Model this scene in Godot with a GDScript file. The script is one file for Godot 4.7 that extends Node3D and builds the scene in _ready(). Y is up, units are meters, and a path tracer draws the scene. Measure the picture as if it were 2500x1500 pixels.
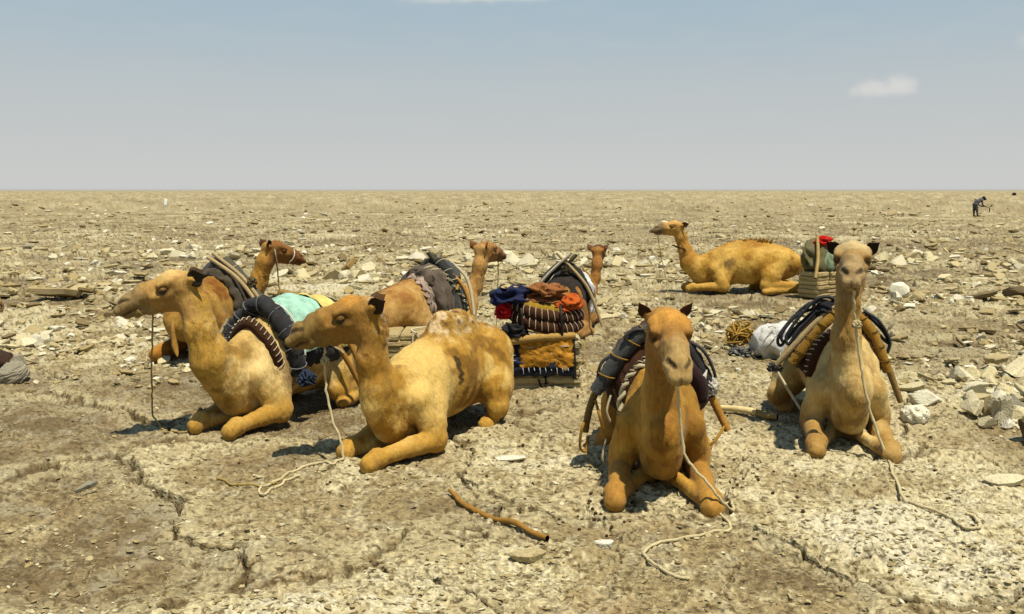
extends Node3D
# A salt flat near noon: couched pack camels among stacked salt slabs.

class Acc:                                     # collects vertices of one mesh
	var v := PackedVector3Array()
	var n := PackedVector3Array()
	var c := PackedColorArray()
	var i := PackedInt32Array()
	func mesh() -> ArrayMesh:
		var a := []
		a.resize(Mesh.ARRAY_MAX)
		a[Mesh.ARRAY_VERTEX] = v
		if n.size() == v.size():
			a[Mesh.ARRAY_NORMAL] = n
		if c.size() == v.size():
			a[Mesh.ARRAY_COLOR] = c
		a[Mesh.ARRAY_INDEX] = i
		var m := ArrayMesh.new()
		m.add_surface_from_arrays(Mesh.PRIMITIVE_TRIANGLES, a)
		return m

class Field:                                   # a signed distance field on a grid, meshed by surface nets
	var cell := 0.01
	var org := Vector3.ZERO
	var nx := 0
	var ny := 0
	var nz := 0
	var f := PackedFloat32Array()
	func setup(lo: Vector3, hi: Vector3, c: float) -> void:
		cell = c
		org = lo - Vector3.ONE * c * 3.0
		var d := (hi - lo) / c
		nx = int(d.x) + 7
		ny = int(d.y) + 7
		nz = int(d.z) + 7
		f.resize(nx * ny * nz)
		f.fill(1.0)
	func cone(a: Vector3, b: Vector3, ra: float, rb: float, k: float, side := Vector3.ZERO, e := 1.0, cut := false) -> void:
		var reach := maxf(ra, rb) * maxf(1.0, e) + k + cell * 2.5
		var lo := (a.min(b) - Vector3.ONE * reach - org) / cell
		var hi := (a.max(b) + Vector3.ONE * reach - org) / cell
		var x0 := maxi(0, int(lo.x))
		var y0 := maxi(0, int(lo.y))
		var z0 := maxi(0, int(lo.z))
		var x1 := mini(nx - 1, int(hi.x) + 1)
		var y1 := mini(ny - 1, int(hi.y) + 1)
		var z1 := mini(nz - 1, int(hi.z) + 1)
		var ba := b - a
		var l2 := ba.length_squared()
		var inv := 1.0 / l2 if l2 > 1e-9 else 0.0
		var dr := rb - ra
		var m := 1.0 - 1.0 / e
		var squash := e != 1.0
		for z in range(z0, z1 + 1):
			for y in range(y0, y1 + 1):
				var row := (z * ny + y) * nx
				var p := org + Vector3(x0, y, z) * cell - a
				for x in range(x0, x1 + 1):
					var h := clampf(p.dot(ba) * inv, 0.0, 1.0)
					var q := p - ba * h
					p.x += cell
					if squash:
						q -= side * (q.dot(side) * m)
					var d := q.length() - ra - dr * h
					var was := f[row + x]
					if cut:
						d = -d
						var t := absf(was - d)
						if t < k:
							f[row + x] = maxf(was, d) + (k - t) * (k - t) * 0.25 / k
						elif d > was:
							f[row + x] = d
					else:
						var t := absf(was - d)
						if t < k:
							f[row + x] = minf(was, d) - (k - t) * (k - t) * 0.25 / k
						elif d < was:
							f[row + x] = d
	func net() -> Acc:
		var o := Acc.new()
		var at := PackedInt32Array()
		at.resize(f.size())
		at.fill(-1)
		var near := cell * 2.2
		var sy := nx
		var sz := nx * ny
		for z in nz - 1:
			for y in ny - 1:
				var row := (z * ny + y) * nx
				for x in nx - 1:
					var k := row + x
					if absf(f[k]) > near:
						continue
					var a := f[k]
					var b := f[k + 1]
					var c := f[k + sy]
					var d := f[k + sy + 1]
					var e := f[k + sz]
					var g := f[k + sz + 1]
					var h := f[k + sz + sy]
					var w := f[k + sz + sy + 1]
					var ins := int(a < 0.0) + int(b < 0.0) + int(c < 0.0) + int(d < 0.0) + int(e < 0.0) + int(g < 0.0) + int(h < 0.0) + int(w < 0.0)
					if ins == 0 or ins == 8:
						continue
					var s := Vector3.ZERO
					var m := 0
					if (a < 0.0) != (b < 0.0):
						s += Vector3(a / (a - b), 0, 0); m += 1
					if (c < 0.0) != (d < 0.0):
						s += Vector3(c / (c - d), 1, 0); m += 1
					if (e < 0.0) != (g < 0.0):
						s += Vector3(e / (e - g), 0, 1); m += 1
					if (h < 0.0) != (w < 0.0):
						s += Vector3(h / (h - w), 1, 1); m += 1
					if (a < 0.0) != (c < 0.0):
						s += Vector3(0, a / (a - c), 0); m += 1
					if (b < 0.0) != (d < 0.0):
						s += Vector3(1, b / (b - d), 0); m += 1
					if (e < 0.0) != (h < 0.0):
						s += Vector3(0, e / (e - h), 1); m += 1
					if (g < 0.0) != (w < 0.0):
						s += Vector3(1, g / (g - w), 1); m += 1
					if (a < 0.0) != (e < 0.0):
						s += Vector3(0, 0, a / (a - e)); m += 1
					if (b < 0.0) != (g < 0.0):
						s += Vector3(1, 0, b / (b - g)); m += 1
					if (c < 0.0) != (h < 0.0):
						s += Vector3(0, 1, c / (c - h)); m += 1
					if (d < 0.0) != (w < 0.0):
						s += Vector3(1, 1, d / (d - w)); m += 1
					at[k] = o.v.size()
					o.v.append(org + (Vector3(x, y, z) + s / m) * cell)
					o.n.append(Vector3(b + d + g + w - a - c - e - h, c + d + h + w - a - b - e - g, e + g + h + w - a - b - c - d).normalized())
		for z in range(1, nz - 1):
			for y in range(1, ny - 1):
				var row := (z * ny + y) * nx
				for x in range(1, nx - 1):
					var k := row + x
					if at[k] < 0:
						continue
					var a := f[k] < 0.0
					if a != (f[k + 1] < 0.0):
						quad(o, at[k], at[k - sy], at[k - sy - sz], at[k - sz], a)
					if a != (f[k + sy] < 0.0):
						quad(o, at[k], at[k - sz], at[k - sz - 1], at[k - 1], a)
					if a != (f[k + sz] < 0.0):
						quad(o, at[k], at[k - 1], at[k - 1 - sy], at[k - sy], a)
		return o
	func quad(o: Acc, a: int, b: int, c: int, d: int, flip: bool) -> void:
		if a < 0 or b < 0 or c < 0 or d < 0:
			return
		if flip:
			o.i.append_array(PackedInt32Array([a, c, b, a, d, c]))
		else:
			o.i.append_array(PackedInt32Array([a, b, c, a, c, d]))

var M := {}
var used := {}
var n_zone: FastNoiseLite
var n_mid: FastNoiseLite
var n_fine: FastNoiseLite
var n_plate: FastNoiseLite
var n_value: FastNoiseLite
var n_small: FastNoiseLite
var n_coat: FastNoiseLite
var n_grit: FastNoiseLite
var n_small_value: FastNoiseLite
var n_fold: FastNoiseLite
var rng := RandomNumberGenerator.new()
var sun_to := Vector3(0.20, 0.93, 0.28).normalized()

func V(x: float, y: float, z: float) -> Vector3:
	return Vector3(x, y, z)

func lin(r: int, g: int, b: int) -> Color:      # an sRGB base colour as linear values
	return Color8(r, g, b).srgb_to_linear()

func noise(sd: int, fr: float, oct := 3, kind := FastNoiseLite.TYPE_SIMPLEX_SMOOTH) -> FastNoiseLite:
	var n := FastNoiseLite.new()
	n.seed = sd
	n.noise_type = kind
	n.frequency = fr
	n.fractal_octaves = oct
	n.fractal_type = FastNoiseLite.FRACTAL_FBM if oct > 1 else FastNoiseLite.FRACTAL_NONE
	return n

func cells(sd: int, fr: float, what: int, warp: float) -> FastNoiseLite:
	var n := noise(sd, fr, 1, FastNoiseLite.TYPE_CELLULAR)
	n.cellular_distance_function = FastNoiseLite.DISTANCE_EUCLIDEAN
	n.cellular_return_type = what
	n.domain_warp_enabled = true
	n.domain_warp_amplitude = warp
	n.domain_warp_frequency = fr * 1.9
	n.domain_warp_fractal_octaves = 2
	n.domain_warp_fractal_gain = 0.32
	return n

func numbered(called: String) -> String:
	var k: int = used.get(called, 0)
	used[called] = k + 1
	return called if k == 0 else "%s_%03d" % [called, k]

func tag(o: Node, label: String, category := "", group := "", kind := "") -> Node:
	if label: o.set_meta("label", label)
	if category: o.set_meta("category", category)
	if group: o.set_meta("group", group)
	if kind or category: o.set_meta("kind", kind if kind else "thing")
	return o

func thing(called: String, label: String, category: String, at: Vector3, turn := 0.0, group := "") -> Node3D:
	var o := Node3D.new()
	o.name = numbered(called)
	add_child(o, true)
	o.position = at
	o.rotation.y = turn
	tag(o, label, category, group)
	return o

func obj(called: String, mesh: Mesh, material: Material, parent: Node = null) -> MeshInstance3D:
	var o := MeshInstance3D.new()
	o.mesh = mesh
	o.material_override = material
	o.name = called if parent else numbered(called)
	(parent if parent else self).add_child(o, true)
	return o

# ---------------------------------------------------------------- materials
func grain_image(size: int, sd: int, fr: float, stretch: Vector2, lo: float, hi: float, oct := 4, tint := Color(1, 1, 1)) -> Image:
	# seamless: four shifted copies are blended across the tile
	var n := noise(sd, fr, oct)
	var im := Image.create(size, size, false, Image.FORMAT_RGB8)
	var p := PackedByteArray()
	p.resize(size * size * 3)
	for y in size:
		var wy := float(y) / size
		for x in size:
			var wx := float(x) / size
			var a := n.get_noise_2d(x * stretch.x, y * stretch.y)
			var b := n.get_noise_2d((x + size) * stretch.x, y * stretch.y)
			var c := n.get_noise_2d(x * stretch.x, (y + size) * stretch.y)
			var d := n.get_noise_2d((x + size) * stretch.x, (y + size) * stretch.y)
			var t := lerpf(lerpf(b, a, wx), lerpf(d, c, wx), 1.0 - wy)
			t = clampf(0.5 + 0.9 * t, 0.0, 1.0)
			var g := lerpf(lo, hi, t) * 255.0
			var k := (y * size + x) * 3
			p[k] = int(minf(255.0, g * tint.r))
			p[k + 1] = int(minf(255.0, g * tint.g))
			p[k + 2] = int(minf(255.0, g * tint.b))
	im.set_data(size, size, false, Image.FORMAT_RGB8, p)
	return im

func mat(called: String, im: Image, tiles: float, rough: float, relief := 0.0, world := false, rim := 0.0, relief_im: Image = null) -> StandardMaterial3D:
	var m := StandardMaterial3D.new()
	m.resource_name = called
	m.vertex_color_use_as_albedo = true
	m.roughness = rough
	m.metallic_specular = 0.25
	if im:
		m.albedo_texture = ImageTexture.create_from_image(im)
		m.uv1_triplanar = true
		m.uv1_world_triplanar = world
		m.uv1_scale = Vector3.ONE * tiles
	if relief > 0.0:
		m.heightmap_enabled = true
		m.heightmap_texture = m.albedo_texture if relief_im == null else ImageTexture.create_from_image(relief_im)
		m.heightmap_scale = relief
	if rim > 0.0:
		m.rim_enabled = true
		m.rim = rim
	M[called] = m
	return m

func make_materials() -> void:
	mat("hide", grain_image(384, 3, 0.05, Vector2(1.0, 0.35), 0.76, 1.0, 4), 3.2, 0.68, 1.0, false, 0.1)
	mat("ground", grain_image(768, 4, 0.06, Vector2(0.75, 1.0), 0.58, 1.0, 6), 0.9, 0.92, 3.0, true)
	mat("salt", grain_image(384, 5, 0.05, Vector2.ONE, 0.72, 1.0, 5), 3.0, 0.9, 1.6, true)
	mat("cloth", grain_image(384, 6, 0.09, Vector2(1.0, 0.6), 0.62, 1.0, 4), 4.0, 0.95, 0.9, false, 0.1)
	mat("wood", grain_image(256, 7, 0.09, Vector2(0.2, 1.0), 0.7, 1.0, 3), 6.0, 0.75, 0.5)
	mat("rope", grain_image(128, 8, 0.14, Vector2.ONE, 0.7, 1.0, 2), 14.0, 0.95, 0.5)
	mat("rubber", grain_image(128, 9, 0.08, Vector2.ONE, 0.7, 1.0, 3), 5.0, 0.55, 0.2)
	var eye := mat("eye", null, 1.0, 0.12)
	eye.metallic_specular = 0.5

# ---------------------------------------------------------------- the ground
var zones := [
	[-4.80,-9.69,0.77,1.05,1.0], [-3.04,-14.55,0.9,1.87,1.0], [1.99,-10.67,0.95,0.90,0.9], [3.56,-6.63,0.55,0.71,1.0],
	[1.59,-3.74,0.36,0.33,1.0], [-0.21,-3.34,0.47,0.23,0.9], [-1.86,-4.21,0.30,0.21,0.7], [0.00,-4.78,0.32,0.23,0.6],
	[-0.66,-3.03,0.37,0.10,1.0], [1.78,-3.34,0.24,0.23,0.5], [-2.16,-3.76,0.18,0.12,1.0], [3.86,-11.04,0.62,0.77,0.7], [1.0,-4.3,0.3,0.2,0.5],
	[-0.96,-3.34,0.42,0.20,-1.0], [1.18,-3.26,0.27,0.20,-1.1], [-7.43,-14.55,1.76,2.01,-0.6], [-2.12,-5.99,0.91,0.70,-0.8],
	[0.21,-5.66,0.40,0.42,-1.0], [6.17,-17.76,2.47,1.97,-0.8], [3.28,-12.81,1.19,1.13,-0.8], [-0.19,-4.02,0.29,0.16,-0.8],
	[1.70,-5.99,0.42,0.47,-1.0], [1.67,-4.37,0.42,0.22,-0.7], [-3.10,-6.92,0.91,0.54,-0.9], [-1.25,-4.78,0.34,0.19,-0.8], [4.89,-9.69,0.82,0.74,-0.7],
	[-0.3,-6.6,0.5,0.5,-0.6], [-1.5,-6.9,0.7,0.6,-0.7]]

func ground_tone(x: float, z: float) -> float:  # -1 damp brown crust ... +1 pale loose salt
	var t := n_zone.get_noise_2d(x, z) * 0.75
	if z > -24.0:
		var w := n_mid.get_noise_2d(x + 40.0, z) * 0.55
		for q in zones:
			var dx: float = (x - q[0]) / q[2]
			var dz: float = (z - q[1]) / q[3]
			var d := dx * dx + dz * dz
			if d < 4.0:
				t += q[4] * 0.85 * (1.0 - smoothstep(0.45, 1.5, sqrt(d) + w))
	return t

func ground_height(x: float, z: float, tone: float) -> float:
	var r := sqrt(x * x + z * z)
	var far := smoothstep(6.0, 14.0, r)
	var m := n_mid.get_noise_2d(x, z)
	var fi := n_fine.get_noise_2d(x, z) * (1.0 - 0.9 * smoothstep(7.0, 17.0, r))
	var pale := smoothstep(0.1, 0.9, tone)
	var h := 0.012 * m + 0.004 * fi + pale * (0.016 + 0.007 * absf(fi) + 0.014 * m) + far * (0.03 * m + 0.008 * absf(fi) - 0.012)
	h += 0.026 * n_value.get_noise_2d(x, z) * (0.5 + far)
	if r < 60.0:                                   # flaking layers of crust
		var q := (n_mid.get_noise_2d(x * 0.9 + 70.0, z * 1.3) + 0.5 * fi * 0.6) * 5.0
		h += (0.008 - 0.004 * smoothstep(9.0, 20.0, r)) * (floorf(q) + smoothstep(0.0, 0.14, q - floorf(q)))
	var d := n_plate.get_noise_2d(x, z)
	h += 0.012 * (1.0 - smoothstep(0.05, 0.32, absf(d))) * (0.6 + m)
	h -= (0.050 + 0.03 * far) * exp(-d * d * (1700.0 - 1200.0 * far)) * smoothstep(-0.45, 0.0, m)
	if r < 9.0:
		var s := n_small.get_noise_2d(x, z)
		h -= 0.020 * exp(-s * s * 1000.0) * smoothstep(-0.3, 0.15, n_mid.get_noise_2d(x + 5.0, z * 0.7))
	return h * (1.0 - 0.6 * smoothstep(40.0, 120.0, r))

func gy(x: float, z: float) -> float:
	return ground_height(x, z, ground_tone(x, z))

func make_ground() -> void:
	var radii := PackedFloat32Array()
	for j in 7:
		radii.append(0.4 + j * 0.36)
	var s := 1.0 / 2.85
	while s > 1.0 / 70.0:
		radii.append(1.0 / s)
		s -= 0.00062 if s > 0.12 else 0.00052
	var rr := 72.0
	while rr < 9000.0:
		radii.append(rr)
		rr *= 1.16
	var turns := PackedFloat32Array()
	var a := -PI
	while a < PI - 0.001:
		turns.append(a)
		var b := absf(a)
		a += 0.00122 if b < 0.56 else 0.004 if b < 1.0 else 0.02 if b < 1.4 else 0.08
	var nt := turns.size()
	var nr := radii.size()
	var v := PackedVector3Array()
	var c := PackedColorArray()
	var nn := PackedVector3Array()
	v.resize(nt * nr)
	c.resize(nt * nr)
	nn.resize(nt * nr)
	var dirs := PackedVector3Array()
	for t in turns:
		dirs.append(Vector3(sin(t), 0, -cos(t)))
	var damp := lin(130, 113, 82)
	var mid := lin(166, 149, 109)
	var grey := lin(168, 160, 134)
	var pale := lin(211, 199, 157)
	var white := lin(230, 223, 194)
	var rust := lin(184, 148, 104)
	var soil_and_shade := lin(104, 88, 58)  # soil in the cracks, and the painted shade of flake edges
	var job := func(j: int) -> void:
		var r := radii[j]
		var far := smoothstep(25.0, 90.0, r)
		for k in nt:
			var p := dirs[k] * r
			var tone := ground_tone(p.x, p.z)
			p.y = ground_height(p.x, p.z, tone) if r < 400.0 else 0.0
			var g := n_fine.get_noise_2d(p.x * 1.7 + 9.0, p.z * 1.7)
			var g2 := n_mid.get_noise_2d(p.x * 2.3, p.z * 2.3 + 31.0)
			var g3 := n_grit.get_noise_2d(p.x, p.z)
			var u := tone * 0.9 - 0.12 + 0.72 * n_value.get_noise_2d(p.x, p.z) + 0.3 * n_small_value.get_noise_2d(p.x, p.z) * (1.0 - far) + 0.7 * g2 + 0.75 * g + 0.55 * g3 * (1.0 - far)
			var col := mid.lerp(damp, smoothstep(0.05, 0.95, -u))
			col = col.lerp(grey, smoothstep(0.0, 0.5, g2) * 0.6)
			col = col.lerp(pale, smoothstep(0.1, 0.8, u))
			col = col.lerp(white, smoothstep(0.75, 1.6, u) * 0.7)
			col = col.lerp(rust, smoothstep(0.25, 0.6, n_mid.get_noise_2d(p.x * 0.8 - 17.0, p.z * 0.8)) * 0.3 * (0.5 + g))
			var d := n_plate.get_noise_2d(p.x, p.z)
			var sm := n_small.get_noise_2d(p.x, p.z)
			col = col.lerp(pale, 0.5 * smoothstep(0.03, 0.07, absf(d)) * (1.0 - smoothstep(0.10, 0.30, absf(d) + 0.15 * g2)))     # crusted rims of the plates
			col = col.lerp(pale, 0.3 * smoothstep(0.03, 0.06, absf(sm)) * (1.0 - smoothstep(0.08, 0.22, absf(sm) + 0.15 * g2)) * (1.0 - far))
			col = col.lerp(soil_and_shade, (0.85 * exp(-d * d * 1300.0) * smoothstep(-0.45, 0.0, g2) + 0.75 * exp(-sm * sm * 1100.0) * smoothstep(-0.25, 0.2, g2)) * (1.0 - far))
			col = col.lerp(soil_and_shade, 0.85 * smoothstep(0.24, 0.40, -n_grit.get_noise_2d(p.x * 0.55 + 7.0, p.z * 1.1) - 0.3 * g) * (1.0 - far))      # dark flecks: shade of flaky crust edges painted into the colour
			p.y += 0.0035 * g3 * (1.0 - smoothstep(6.0, 14.0, r))
			v[j * nt + k] = p
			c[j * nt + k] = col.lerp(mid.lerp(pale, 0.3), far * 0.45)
	var id := WorkerThreadPool.add_group_task(job, nr)
	WorkerThreadPool.wait_for_group_task_completion(id)
	var job2 := func(j: int) -> void:
		var j0 := maxi(0, j - 1) * nt
		var j1 := mini(nr - 1, j + 1) * nt
		for k in nt:
			var du := v[j * nt + (k + 1) % nt] - v[j * nt + (k + nt - 1) % nt]
			var dv := v[j1 + k] - v[j0 + k]
			var q := du.cross(dv).normalized()
			nn[j * nt + k] = q if q.y > 0.0 else -q
	id = WorkerThreadPool.add_group_task(job2, nr)
	WorkerThreadPool.wait_for_group_task_completion(id)
	var ix := PackedInt32Array()
	ix.resize((nr - 1) * nt * 6 + nt * 3)
	var w := 0
	for j in nr - 1:
		for k in nt:
			var k1 := (k + 1) % nt
			var p0 := j * nt + k
			var p1 := j * nt + k1
			var p2 := p0 + nt
			var p3 := p1 + nt
			ix[w] = p0; ix[w + 1] = p2; ix[w + 2] = p1
			ix[w + 3] = p1; ix[w + 4] = p2; ix[w + 5] = p3
			w += 6
	v.append(Vector3.ZERO)
	c.append(mid)
	nn.append(Vector3.UP)
	for k in nt:
		ix[w] = k; ix[w + 1] = (k + 1) % nt; ix[w + 2] = nt * nr
		w += 3
	var acc := Acc.new()
	acc.v = v; acc.n = nn; acc.c = c; acc.i = ix
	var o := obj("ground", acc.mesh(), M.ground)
	tag(o, "cracked salt crust of the flat, pale and brown, out to the horizon", "", "", "structure")

# ---------------------------------------------------------------- sky
func make_sky() -> Sky:
	var w := 2048
	var h := 1024
	var im := Image.create(w, h, false, Image.FORMAT_RGBF)
	var hor := lin(202, 203, 201)
	var low := lin(194, 198, 198)
	var up := lin(165, 186, 199)
	var top := lin(92, 136, 182)
	for y in h:
		var e := 90.0 - (y + 0.5) * 180.0 / h
		var c := hor.lerp(low, smoothstep(0.0, 4.5, e)).lerp(up, smoothstep(3.0, 13.0, e)).lerp(top, smoothstep(12.0, 80.0, e))
		if e < 0.0:
			c = lin(168, 152, 112)
		im.fill_rect(Rect2i(0, y, w, 1), c)
	var puff := noise(21, 1.1, 4)
	var veil := noise(22, 0.13, 3)
	# clouds: azimuth, elevation, half width, half height in degrees, density
	for q in [[21.7, 5.95, 1.0, 0.5, 0.85], [23.2, 6.0, 0.85, 0.62, 0.9], [22.3, 5.65, 2.0, 0.28, 0.8], [30.6, 8.0, 1.5, 0.8, 0.55], [31.5, 8.3, 1.6, 1.0, 0.7], [-5.0, 11.6, 2.2, 0.30, 0.6], [-2.0, 11.75, 3.0, 0.40, 0.8], [1.0, 11.7, 1.8, 0.30, 0.5],
			[-60.0, 9.0, 3.0, 0.9, 0.7], [75.0, 7.5, 2.4, 0.7, 0.7], [140.0, 8.0, 3.5, 0.9, 0.7], [-130.0, 10.0, 3.0, 0.8, 0.7]]:
		var x0 := int((q[0] - q[2] * 2.4) / 360.0 * w)
		var x1 := int((q[0] + q[2] * 2.4) / 360.0 * w)
		var y0 := int((90.0 - q[1] - q[3] * 2.6) / 180.0 * h)
		var y1 := int((90.0 - q[1] + q[3] * 2.6) / 180.0 * h)
		for y in range(y0, y1 + 1):
			for x in range(x0, x1 + 1):
				var az := (x + 0.5) * 360.0 / w
				var el := 90.0 - (y + 0.5) * 180.0 / h
				var dx: float = (az - q[0]) / q[2]
				var dy: float = (el - q[1]) / q[3]
				if dy < 0.0:
					dy *= 1.9
				var d := sqrt(dx * dx + dy * dy) + 0.45 * puff.get_noise_2d(az, el * 1.6)
				var k: float = q[4] * (1.0 - smoothstep(0.25, 1.35, d))
				if k > 0.0:
					var xx := posmod(x, w)
					im.set_pixel(xx, y, im.get_pixel(xx, y).lerp(lin(216, 216, 212), k))
	for y in range(int(h * 0.42), int(h * 0.497)):     # thin haze streaks
		for x in w:
			var az := (x + 0.5) * 360.0 / w
			var el := 90.0 - (y + 0.5) * 180.0 / h
			var k := 0.07 * smoothstep(0.0, 0.5, veil.get_noise_2d(az, el * 5.0)) * smoothstep(0.5, 3.0, el)
			if k > 0.0:
				im.set_pixel(x, y, im.get_pixel(x, y).lerp(lin(206, 206, 204), k))
	var m := PanoramaSkyMaterial.new()
	var data := im.get_data().to_float32_array()
	for k in data.size():
		data[k] *= 0.74                             # the exposure is 1.35
	im.set_data(w, h, false, Image.FORMAT_RGBF, data.to_byte_array())
	m.panorama = ImageTexture.create_from_image(im)
	var sky := Sky.new()
	sky.sky_material = m
	return sky

# ---------------------------------------------------------------- camels
# body stations of a couched camel: x forward, height of the centre, half height, half width
var torso := [[0.52, 0.36, 0.115, 0.080], [0.42, 0.355, 0.155, 0.105], [0.25, 0.37, 0.205, 0.142], [0.05, 0.385, 0.255, 0.190], [-0.20, 0.40, 0.278, 0.215], [-0.46, 0.40, 0.262, 0.200], [-0.68, 0.385, 0.205, 0.155], [-0.81, 0.36, 0.13, 0.10]]

func body_at(x: float) -> Vector3:               # centre height, half height, half width
	if x >= torso[0][0]:
		return Vector3(torso[0][1], torso[0][2], torso[0][3])
	for k in range(1, torso.size()):
		if x >= torso[k][0]:
			var t: float = (x - torso[k][0]) / (torso[k - 1][0] - torso[k][0])
			t = t * t * (3.0 - 2.0 * t)
			return Vector3(lerpf(torso[k][1], torso[k - 1][1], t), lerpf(torso[k][2], torso[k - 1][2], t), lerpf(torso[k][3], torso[k - 1][3], t))
	return Vector3(torso[-1][1], torso[-1][2], torso[-1][3])

func head_frame(P: Dictionary) -> void:
	var x: Vector3 = (P.lip - P.poll).normalized()
	var up: Vector3 = P.get("up", Vector3.UP)
	var z := x.cross(up).normalized()
	P.hx = x
	P.hz = z
	P.hy = z.cross(x)

func hp(P: Dictionary, along: float, up: float, lat: float) -> Vector3:
	return P.poll + (P.hx * along + P.hy * up + P.hz * (lat * float(P.get("W", 1.2)))) * float(P.L)

func camel_shape(P: Dictionary) -> Acc:
	var f := Field.new()
	var s: float = P.s
	var Z := Vector3(0, 0, 1)
	var pr := []                                   # [a, b, ra, rb, k, side, e, cut]
	var T: Array = P.get("torso", torso)
	var hx: float = P.get("hump_x", 0.0)
	for k in range(1, T.size()):
		var A = T[k - 1]
		var B = T[k]
		pr.append([V(A[0], A[1], 0), V(B[0], B[1], 0), A[2], B[2], 0.06, Z, (A[3] / A[2] + B[3] / B[2]) * 0.5, false])
	var hum: float = P.get("hump", 0.06)
	pr.append([V(0.04 + hx, 0.54, 0), V(-0.02 + hx, 0.60 + hum, 0), 0.10, 0.055, 0.12, Z, 0.8, false])
	pr.append([V(-0.02 + hx, 0.60 + hum, 0), V(-0.20 + hx, 0.60 + hum * 0.9, 0), 0.055, 0.06, 0.12, Z, 0.8, false])
	pr.append([V(-0.20 + hx, 0.60 + hum * 0.9, 0), V(-0.40 + hx, 0.54, 0), 0.06, 0.10, 0.12, Z, 0.8, false])
	if not P.has("torso"):
		pr.append([V(0.26, 0.50, 0), V(0.10, 0.58, 0), 0.075, 0.08, 0.10, Z, 0.8, false])      # withers
	pr.append([V(0.47, 0.27, 0), V(0.40, 0.185, 0), 0.080, 0.078, 0.04, Z, 0.9, false])
	pr.append([V(0.40, 0.185, 0), V(0.18, 0.15, 0), 0.09, 0.115, 0.08, Z, 1.0, false])       # brisket and chest pad
	pr.append([V(-0.62, 0.50, 0), V(-0.82, 0.42, 0), 0.12, 0.09, 0.10, Z, 1.0, false])     # croup
	var G: Dictionary = P.get("legs", {})
	for sd in [-1.0, 1.0]:
		var q := "R" if sd > 0.0 else "L"
		var el: Vector3 = G.get("el" + q, V(0.20, 0.095, 0.190 * sd))
		var kn: Vector3 = G.get("kn" + q, V(0.62, 0.078, 0.20 * sd))
		var ft: Vector3 = G.get("ft" + q, V(0.22, 0.055, 0.05 * sd))
		var st: Vector3 = G.get("st" + q, V(-0.36, 0.12, 0.235 * sd))
		var hk: Vector3 = G.get("hk" + q, V(-0.84, 0.09, 0.22 * sd))
		var hf: Vector3 = G.get("hf" + q, V(-0.42, 0.045, 0.28 * sd))
		pr.append([V(0.18, 0.45 if P.has("torso") else 0.54, 0.085 * sd), V(0.31, 0.33, 0.150 * sd), 0.070, 0.080, 0.030, Z, 0.75, false])   # shoulder blade
		pr.append([V(0.31, 0.33, 0.150 * sd), V(0.27, 0.20, 0.185 * sd).lerp(el, 0.3), 0.085, 0.080, 0.030, Z, 0.85, false])    # upper arm
		pr.append([V(0.27, 0.20, 0.185 * sd).lerp(el, 0.3), el, 0.080, 0.066, 0.02, Z, 0.9, false])
		pr.append([V(0.10, 0.44, 0.14 * sd), el + V(0, 0.02, 0), 0.085, 0.068, 0.04, Z, 0.75, false])
		var mid := el.lerp(kn, 0.4)
		pr.append([el, mid + V(0, 0.006, 0), 0.068, 0.056, 0.022, Z, 0.92, false])
		pr.append([mid + V(0, 0.006, 0), kn.lerp(mid, 0.22), 0.056, 0.043, 0.02, Z, 0.95, false])
		var fd := (kn - el).normalized()
		pr.append([kn - fd * 0.035 + V(0, 0.004, 0), kn + fd * 0.018 - V(0, 0.014, 0), 0.056, 0.050, 0.014, Z, 1.05, false])      # knee
		pr.append([kn + fd * 0.03 - V(0, 0.022, 0), kn + fd * 0.03 - V(0, 0.03, 0), 0.036, 0.036, 0.016, Z, 1.2, false])
		pr.append([kn - V(0, 0.02, 0) - fd * 0.02, ft.lerp(kn, 0.25), 0.042, 0.033, 0.014, Z, 0.9, false])     # cannon, folded back
		pr.append([ft.lerp(kn, 0.25), ft, 0.034, 0.047, 0.02, Z, 0.95, false])
		pr.append([ft, ft - (kn - ft).normalized() * 0.07 - V(0, 0.012, 0), 0.055, 0.045, 0.03, Z, 1.0, false])
		pr.append([V(-0.58, 0.44, 0.10 * sd), st.lerp(V(-0.58, 0.44, 0.10 * sd), 0.35), 0.175, 0.135, 0.05, Z, 0.8, false])  # haunch
		pr.append([st.lerp(V(-0.58, 0.44, 0.10 * sd), 0.35), st, 0.135, 0.076, 0.03, Z, 0.8, false])
		pr.append([st, hk.lerp(st, 0.15) + V(0, 0.02, 0), 0.076, 0.050, 0.02, Z, 0.9, false])               # gaskin
		pr.append([hk, hk - V(0.02, 0.0, 0), 0.062, 0.05, 0.03, Z, 0.9, false])
		pr.append([hk - V(0, 0.035, 0), hf, 0.048, 0.042, 0.02, Z, 0.95, false])
		pr.append([hf, hf + V(0.09, -0.008, 0.01 * sd), 0.048, 0.04, 0.02, Z, 1.2, false])
	var nk: Array = P.neck
	pr.append([V(0.40, 0.37, 0), nk[0][0], 0.14, nk[0][1] * 0.85, 0.045, Z, 0.70, false])
	pr.append([nk[1][0], V(0.47, 0.26, 0), nk[1][1] * 0.9, 0.088, 0.04, Z, 0.82, false])
	for k in range(1, nk.size()):
		pr.append([nk[k - 1][0], nk[k][0], nk[k - 1][1] * (0.85 if k == 1 else 0.96), nk[k][1] * 0.96, 0.04, Z, 0.74 if k < 3 else 0.86, false])
	var L: float = P.L
	var hz: Vector3 = P.hz
	pr.append([nk[-1][0], hp(P, 0.10, -0.10, 0), nk[-1][1], 0.135 * L, 0.05, hz, 0.92, false])
	var hb := pr.size()
	pr.append([hp(P, 0.09, -0.015, 0), hp(P, 0.25, 0.035, 0), 0.140 * L, 0.165 * L, 0.04, hz, 1.06, false])     # skull
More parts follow.
